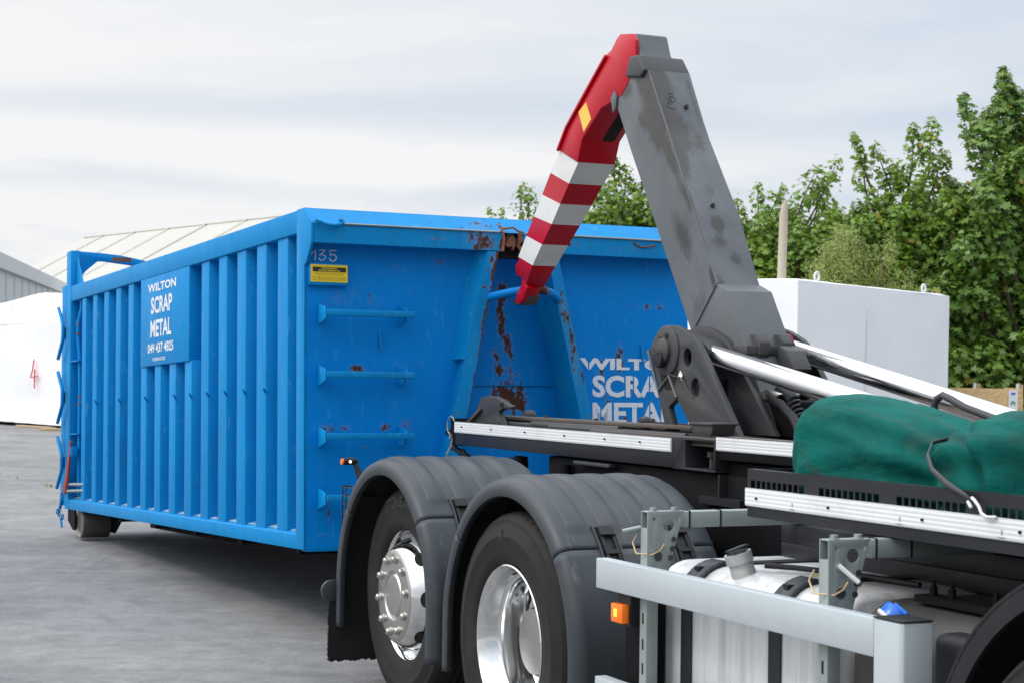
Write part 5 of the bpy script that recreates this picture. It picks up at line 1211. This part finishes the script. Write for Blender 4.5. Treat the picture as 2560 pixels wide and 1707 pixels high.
    g.tube([(-.25, .12, 1.35), (-.20, .10, 1.44), (-.12, .08, 1.475), (-.03, .07, 1.44), (.02, .06, 1.37), (.10, .05, 1.31), (.16, .03, 1.27)], .026, 12)
    g.tube([(-.16, .05, 1.44), (-.04, .03, 1.41), (.06, .02, 1.36), (.14, .0, 1.30), (.18, .0, 1.26)], .020, 12)
    g.tube([(-.10, .17, 1.40), (.08, .15, 1.40), (.22, .14, 1.35), (.32, .12, 1.29)], .026, 12)
    for k in range(10):
        tt = k / 9; c = Vector((lerp(-.02, .15, tt), lerp(.07, .03, tt), lerp(1.435, 1.275, tt))); g.tube([c, c + Vector((.008, 0, -.008))], .030, 12)
    g.build('hydraulic_hose', 'black_plastic', T, smooth=60)
    g = G(); g.box(-.28, .05, .06, .26, 1.27, 1.43); g.build('valve_block', 'black_frame', T, bevel=.02)
    g = G(); g.prism([(-.30, 1.44), (-.16, 1.475), (-.06, 1.455), (-.10, 1.43), (-.26, 1.425)], 'y', .03, .20); g.build('foil_wrap', 'hub_steel', T, bevel=.006)
    # ---------------- side tray with slotted upper edge
    tray = empty('net_tray', None, T)
    s0, s1, l0 = 1.333, 3.3, -1.0
    g = G(); g.box(s0, s1, l0, l0 + .022, 1.08, 1.171)
    g.box(s0, s1, l0, l0 + .003, 1.196, 1.226)
    grp = [(1.352, 1.648, 10), (1.727, 2.022, 10), (2.102, 2.398, 10), (2.478, 2.772, 10), (2.852, 3.15, 10)]; prev = s0
    for a_, b_2, n in grp:
        g.box(prev, a_, l0, l0 + .003, 1.171, 1.196); p_ = (b_2 - a_) / n
        for k in range(1, n): g.box(a_ + p_ * k - .0045, a_ + p_ * k + .0045, l0, l0 + .003, 1.171, 1.196)
        prev = b_2
    g.box(prev, s1, l0, l0 + .003, 1.171, 1.196)
    g.box(s0, s1, l0, l0 + .028, 1.226, 1.231)
    g.build('tray_side', 'dark_frame', tray)
    g = G(); g.box(s0, s0 + .004, l0 + .003, -.42, 1.08, 1.230); g.box(s0, s1, -.425, -.42, 1.08, 1.232); g.box(s0 + .005, s1, l0 + .023, -.426, 1.085, 1.09); g.build('tray_body', 'dark_frame', tray)
    stt = ridged(s0 - .001, s1, l0 - .0005, 1.113, 1.171); stt.parent = tray
    for s in (1.40, 1.79, 2.03 + .2, 2.62):
        q = G(); q.cyl((s, l0 - .014, 1.141), (s, l0 - .008, 1.141), .004, 8); q.build('rivet', 'black_frame', stt)
    for s in (1.60, 2.13, 2.55): q = G(); q.box(s, s + .002, l0 - .0112, l0 - .0095, 1.128, 1.142); q.box(s - .014, s + .014, l0 - .0112, l0 - .0095, 1.1215, 1.1228); q.build('tick_mark', 'hub_steel', stt)
    # ---------------- fuel tank with straps
    def rrect(l0, l1, z0, z1, r, n=7):
        out = []
        for (cx, cz, a0) in ((l1 - r, z1 - r, 0), (l0 + r, z1 - r, 90), (l0 + r, z0 + r, 180), (l1 - r, z0 + r, 270)):
            out += [(cx + r * math.cos(R(a0 + 90 * k / n)), cz + r * math.sin(R(a0 + 90 * k / n))) for k in range(n + 1)]
        return out
    g = G(); tp = rrect(-1.10, -.50, .30, .905, .13, 8); N = len(tp); vs = []
    ctr = (-.80, .60)
    rows = [(.90, .93), (.907, .965), (.922, .988), (.95, 1.0), (1.90, 1.0), (1.93, .988), (1.945, .965), (1.953, .93)]
    for s, f in rows: vs += [(s, ctr[0] + (p[0] - ctr[0]) * f, ctr[1] + (p[1] - ctr[1]) * f) for p in tp]
    g.add(vs, [(k * N + i, k * N + (i + 1) % N, (k + 1) * N + (i + 1) % N, (k + 1) * N + i) for k in range(len(rows) - 1) for i in range(N)] + [tuple(range(N)), tuple((len(rows) - 1) * N + i for i in range(N))])
    tank = g.build('fuel_tank', 'tank_aluminium', T, smooth=50)
    g = G(); tp2 = rrect(-1.06, -.48, .30, .90, .16, 8); N = len(tp2); vs = []  # added second tank, dark to stand in for shade past the fuel tank
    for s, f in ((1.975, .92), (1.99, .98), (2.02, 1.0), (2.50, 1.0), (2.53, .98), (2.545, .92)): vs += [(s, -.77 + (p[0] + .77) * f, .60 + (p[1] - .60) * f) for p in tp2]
    g.add(vs, [(k * N + i, k * N + (i + 1) % N, (k + 1) * N + (i + 1) % N, (k + 1) * N + i) for k in range(5) for i in range(N)] + [tuple(range(N)), tuple(5 * N + i for i in range(N))]); g.build('added_shade_tank', 'shaded_tank', T, smooth=50)
    for s in (1.105, 1.625):
        g = G(); so = rrect(-1.106, -.494, .294, .911, .136, 8); n = len(so); si = rrect(-1.1005, -.4995, .2995, .9055, .1305, 8)
        vs = [(s + d_, p[0], p[1]) for d_ in (0, .065) for p in so] + [(s + d_, p[0], p[1]) for d_ in (0, .065) for p in si]
        g.add(vs, [(i, (i + 1) % n, n + (i + 1) % n, n + i) for i in range(n)] + [(i, (i + 1) % n, 2 * n + (i + 1) % n, 2 * n + i) for i in range(n)] + [(n + i, n + (i + 1) % n, 3 * n + (i + 1) % n, 3 * n + i) for i in range(n)])
        stp = g.build('tank_strap', 'black_plastic', T, smooth=40)
        g = G(); vs = []
        for k in range(7):
            t_ = R(lerp(95, 160, k / 6)); vs += [(s - .01, -.970 + .142 * math.cos(t_), .775 + .142 * math.sin(t_)), (s + .075, -.970 + .142 * math.cos(t_), .775 + .142 * math.sin(t_))]
        g.add(vs, [(2 * k, 2 * k + 1, 2 * k + 3, 2 * k + 2) for k in range(6)]); o = g.build('strap_pad', 'mudguard_plastic', stp); md = o.modifiers.new('t', 'SOLIDIFY'); md.thickness = .012; md.offset = 0
        g = G(); t_ = R(125); c = Vector((s + .03, -.970 + .151 * math.cos(t_), .775 + .151 * math.sin(t_))); g.box(c.x - .012, c.x + .016, c.y - .012, c.y + .012, c.z - .008, c.z + .004); g.build('strap_eye', 'black_void', stp)
    g = G(); ax = Vector((-.10, -.30, 1)).normalized(); b0 = Vector((1.335, -1.0, .865))
    g.tube([b0, b0 + ax * .045, b0 + ax * .047, b0 + ax * .072, b0 + ax * .072, b0 + ax * .104], [.040, .040, .039, .039, .044, .044], 32); fn = g.build('filler_neck', 'neck_steel', T, smooth=40)
    g = G(); g.tube([b0 + ax * .104, b0 + ax * .108], [.037, .034], 28); g.build('filler_cap', 'black_gloss', fn)
    g = G(); q = b0 + ax * .115; side = Vector((1, 0, .1)).normalized(); e2 = ax.cross(side); vs = [q + side * x_ + e2 * y_ + ax * z_ for x_, y_, z_ in ((-.012, -.035, 0), (.03, -.035, .004), (.03, .03, .004), (-.012, .03, 0), (-.012, -.035, .006), (.03, -.035, .01), (.03, .03, .01), (-.012, .03, .006))]
    g.add(vs, [(0, 1, 2, 3), (4, 5, 6, 7), (0, 1, 5, 4), (1, 2, 6, 5), (2, 3, 7, 6), (3, 0, 4, 7)]); g.build('cap_handle', 'mudguard_plastic', fn)
    g = G(); g.tube([(1.36, -.95, .925), (1.42, -.88, .922), (1.55, -.80, .918), (1.9, -.76, .918)], .009, 8); g.build('fuel_line', 'black_plastic', T, smooth=60)
    g = G(); g.add([(1.50, -.88, .9065), (1.62, -.86, .9065), (1.66, -.80, .9065), (1.54, -.82, .9065)], [(0, 1, 2, 3)]); g.build('label_sticker', 'plate_yellow', T, smooth=0)
    # blue cap of the small tank, battery box
    g = G(); g.lathe([(.0, -.03), (.050, -.03), (.054, -.026), (.054, -.018), (.050, -.016)], (0, 0, 0), 28, m=1); g.lathe([(.050, -.016), (.050, .012), (.044, .020), (.0, .022)], (0, 0, 0), 28)
    g.box(-.042, .042, .02, .030, -.008, .008)
    Mx = Matrix.Translation((2.20, -1.07, .880)) @ Matrix.Scale(.88, 4) @ Matrix.Rotation(R(52), 4, 'X') @ Matrix.Rotation(R(-18), 4, 'Z') ; g.v = [tuple(Mx @ Vector(p)) for p in g.v]
    g.build('blue_tank_cap', ['blue_cap', 'white_steel'], T, smooth=40)
    g = G(); g.box(2.36, 2.60, -1.08, -.55, .45, .86); g.build('battery_box', 'black_plastic', T, bevel=.03, seg=3)
    g = G(); g.box(2.12, 2.62, -.95, -.88, .905, .925)
    for s in (2.16, 2.24, 2.42, 2.50): g.cyl((s, -.915, .925), (s, -.915, .95), .012, 6); g.cyl((s, -.915, .95), (s, -.915, .965), .007, 6)
    g.build('clamp_rail', 'black_frame', T)
    g = G(); g.cyl((2.30, -.42, 1.03), (2.36, -.42, 1.03), .035, 14); g.box(2.42, 2.50, -.45, -.40, 1.0, 1.06); g.build('cable_plug', 'frame_grey', T, bevel=.006)
    # ---------------- side guard
    gd = empty('side_guard', None, T)
    for z0, z1 in ((.800, .9005), (.395, .500)):
        g = G(); g.box(.776, 2.342, -1.25, -1.205, z0, z1); g.build('guard_rail', 'guard_aluminium', gd, bevel=.003)
    g = G(); g.prism([(2.3425, -1.25), (2.448, -1.25), (2.458, -1.24), (2.458, -1.15), (2.3425, -1.15)], 'z', .22, .9015); g.build('guard_post', 'guard_aluminium', gd, bevel=.004)
    g = G(); g.prism([(2.341, -1.2515), (2.450, -1.2515), (2.460, -1.241), (2.460, -1.149), (2.341, -1.149)], 'z', .902, .907); g.build('post_cap', 'black_plastic', gd, bevel=.002)
    for s in (1.003, 2.026):
        top = 1.077
        g = G(); g.box(s, s + .045, -1.203, -1.160, .25, top - .055); g.box(s, s + .004, -1.203, -1.155, top - .055, top); g.box(s, s + .045, -1.158, -1.15, top - .055, top); g.box(s, s + .049, -1.203, -1.08, top - .004, top)
        pst = g.build('guard_bracket', 'galvanised', gd, bevel=.0015)
        pl = plate([(-1.205, top), (-1.066, top), (-1.072, top - .01), (-1.122, .893), (-1.14, .80), (-1.205, .80)], [circ(-1.125, top - .045, .021, 18), circ(-1.180, top - .025, .006, 10), circ(-1.085, top - .025, .006, 10)], 'x', s + .046, s + .050, 'bracket_plate', 'galvanised', pst, bevel=.0008)
        for l in (-1.175, -1.095): q = G(); q.cyl((s + .03, l, top), (s + .03, l, top + .012), .012, 6); q.cyl((s + .03, l, top), (s + .03, l, top + .003), .015, 12); q.build('bolt', 'galvanised', pst)
        for l, z in ((-1.107, .985), (-1.112, .955), (-1.118, .925), (-1.165, .93)): q = G(); q.cyl((s + .048, l, z), (s + .053, l, z), .009 if l > -1.15 else .015, 12); q.build('rivet', 'frame_grey', pst)
        for z in (.725, .64, .56, .47): q = G(); q.box(s + .018, s + .027, -1.2042, -1.2028, z - .018, z + .018); q.build('slot', 'black_void', pst)
        if s > 1.5:
            q = G(); q.cyl((s + .052, -1.175, 1.008), (s + .085, -1.130, .962), .007, 10); q.build('lock_pin', 'white_steel', pst)
            q = G(); q.cyl((s + .085, -1.130, .962), (s + .089, -1.124, .956), .008, 10); q.build('pin_tip', 'frame_grey', pst)
        else:
            q = G(); q.cyl((s - .005, -1.20, 1.022), (s - .03, -1.255, 1.008), .007, 10); q.build('lock_pin', 'galvanised', pst)
        q = G(); zz = .99 if s > 1.5 else 1.0
        q.tube([(s - .012, -1.21, zz), (s - .02, -1.222, zz - .03), (s + .01, -1.225, zz - .062), (s + .055, -1.19, zz - .064), (s + .056, -1.16, zz - .05), (s + .056, -1.145, zz - .03)], .003, 6); q.build('lock_wire', 'brass_wire', pst)
        q = G(); q.box(s + .002, s + .05, -1.064, -.46, top - .055, top - .001); br = q.build('cross_bar', 'galvanised', pst, bevel=.005)
        for l in (-1.05, -.93):
            q = G(); q.box(s + .0, s + .052, l, l + .006, top - .057, top + .001); q.build('cable_tie', 'black_plastic', br)
    # amber marker lamp
    g = G(); g.box(.885, .965, -1.250, -1.222, .700, .762); am = g.build('marker_lamp', 'amber_lens', T, bevel=.004)
    g = G(); g.box(.910, .930, -1.2515, -1.2502, .720, .746); g.build('lamp_glow', 'amber_bulb', am)
    g = G(); g.box(.885, .975, -1.222, -1.19, .69, .80); g.build('lamp_holder', 'black_plastic', am)
    g = G(); g.box(.82, 1.0, -1.16, -1.10, .35, .78); g.build('dark_tray', 'black_frame', T, bevel=.01)
    # ---------------- cab: out of view on the right, added to shade the hook arm
    unseen_cab = G(); unseen_cab.prism([(3.95, .75), (5.9, .55), (6.02, .9), (6.0, 1.75), (5.75, 3.0), (5.5, 3.15), (4.1, 3.15), (3.95, 3.0)], 'y', -1.05, 1.35); cb = unseen_cab.build('unseen_cab', 'mast_grey', T, bevel=.05, seg=3)
    for l0, l1 in ((-1.056, -1.052), (1.352, 1.356)):
        g = G(); g.prism([(4.75, 1.8), (5.85, 1.75), (5.70, 2.65), (4.75, 2.7)], 'y', l0, l1); g.build('door_window', 'black_gloss', cb)
    g = G(); g.box(2.9, 3.9, -.9, 1.2, .78, 1.0); g.build('catwalk', 'black_frame', T)
    return T
make_truck()

# ------------------------------------------------------------------ rolled netting in the tray and its rubber strap
def make_net():
    yaw, tl = 0.42812, 0.01332
    U = Vector((math.cos(yaw), math.sin(yaw), 0)); V0 = Vector((math.sin(yaw), -math.cos(yaw), 0)); up = Vector((0, 0, 1))
    V = V0 * math.cos(tl) + up * math.sin(tl); Wz = up * math.cos(tl) - V0 * math.sin(tl)
    Mt = frame_matrix((1.12066, 7.17342, 0), V, U, Wz)
    top = [(1.335, 1.285), (1.352, 1.33), (1.385, 1.375), (1.44, 1.425), (1.52, 1.465), (1.60, 1.480), (1.70, 1.472), (1.82, 1.448), (1.95, 1.412), (2.05, 1.372), (2.105, 1.346), (2.16, 1.374), (2.22, 1.408), (2.30, 1.432), (2.40, 1.442), (2.5, 1.438), (2.6, 1.40), (2.7, 1.30)]
    bot = [(1.335, 1.27), (1.345, 1.22), (1.37, 1.16), (1.42, 1.12), (1.5, 1.10), (2.6, 1.10), (2.7, 1.2)]
    s0, s1 = 1.337, 2.69; nu, nv = 150, 72
    g = G(); vs = []
    for i in range(nu + 1):
        t = i / nu; s = lerp(s0, s1, t)
        zt, zb = seg(top, s), seg(bot, s); zc = (zt + zb) / 2; hz = (zt - zb) / 2
        endf = min(1, ((s - s0) / .22) ** .5 if s > s0 else 0, ((s1 - s) / .25) ** .5 if s < s1 else 0)
        pinch = math.exp(-((s - 2.105) / .085) ** 2)
        hw = (.235 - .075 * pinch) * (.12 + .88 * endf)
        for k in range(nv):
            a = 2 * math.pi * k / nv; ca, sa = math.cos(a), math.sin(a)
            e = .82
            l = hw * math.copysign(abs(ca) ** e, ca); z = hz * math.copysign(abs(sa) ** e, sa)
            # folds radiating from the tie and slanting over the roll
            dt = s - 2.105; fan = a + .35 * dt + .25 * mnoise.noise(Vector((s * 2, a, 8)))
            fold = mnoise.noise(Vector((s * 1.6 + 3, a * 1.3, 1.7))) * .020 + mnoise.noise(Vector((dt * 1.7, fan * 4.2, 4.2))) * .011 + (1 - abs(mnoise.noise(Vector((dt * 2.2 + 5, fan * 2.6, 2.2)))) * 3) * .006
            rad = math.sin(a * 11 + s * 4) * .012 * math.exp(-((s - 2.105) / .22) ** 2)
            amt = (fold + rad) * (.4 + .6 * endf)
            # one deep diagonal crease on the second bundle
            cr = (s - (2.24 + .13 * (a - 2.2))); amt -= .042 * math.exp(-(cr / .028) ** 2) * (1 if 1.2 < a < 4.2 else 0)
            r = 1 + amt / .17
            zz = max(1.0925, zc + z * r); ll = -.735 + l * r
            if zz < 1.245: ll = max(ll, -.972); s_ = max(s, 1.345)
            else: s_ = s
            vs.append((s_, ll, zz))
    g.add(vs, [(i * nv + k, i * nv + (k + 1) % nv, (i + 1) * nv + (k + 1) % nv, (i + 1) * nv + k) for i in range(nu) for k in range(nv)] + [tuple(range(nv - 1, -1, -1)), tuple(nu * nv + k for k in range(nv))])
    o = g.build('netting_roll', 'green_netting', smooth=80); o.matrix_world = Mt
    tag(o, 'rolled green tarpaulin netting lying in the slotted side tray of the truck', 'netting')
    # strap: flat band from the tie down to a wire hook on the tray edge
    g = G(); P = [(2.105, -.72, 1.352), (2.105, -.80, 1.360), (2.13, -.90, 1.345), (2.18, -.955, 1.315), (2.25, -.995, 1.280), (2.33, -1.012, 1.248), (2.41, -1.015, 1.222), (2.44, -1.015, 1.208)]
    vs = []; wv = [.011, .011, .009, .008, .009, .011, .008, .005]
    for i, p in enumerate(P):
        tw = .35 * math.sin(i * .9)
        d = Vector((math.cos(tw), 0, .55 * math.cos(tw) + .2)).normalized() * wv[i]
        vs += [(p[0] - d.x, p[1], p[2] - d.z), (p[0] + d.x, p[1] - .003, p[2] + d.z)]
    g.add(vs, [(2 * k, 2 * k + 1, 2 * k + 3, 2 * k + 2) for k in range(len(P) - 1)])
    st = g.build('rubber_strap', 'net_strap', smooth=20); st.matrix_world = Mt
    md = st.modifiers.new('t', 'SOLIDIFY'); md.thickness = .0022; md.offset = 0
    tag(st, 'grey strap with a wire hook holding the green netting roll down', 'strap')
    g = G(); g.tube([(2.44, -1.014, 1.215), (2.455, -1.018, 1.210), (2.475, -1.020, 1.195), (2.485, -1.020, 1.178), (2.505, -1.019, 1.170), (2.535, -1.014, 1.172)], .0045, 8); g.tube([(2.425, -1.015, 1.205), (2.44, -1.016, 1.190)], .005, 8)
    g.build('wire_hook', 'white_steel', st, smooth=60)
make_net()
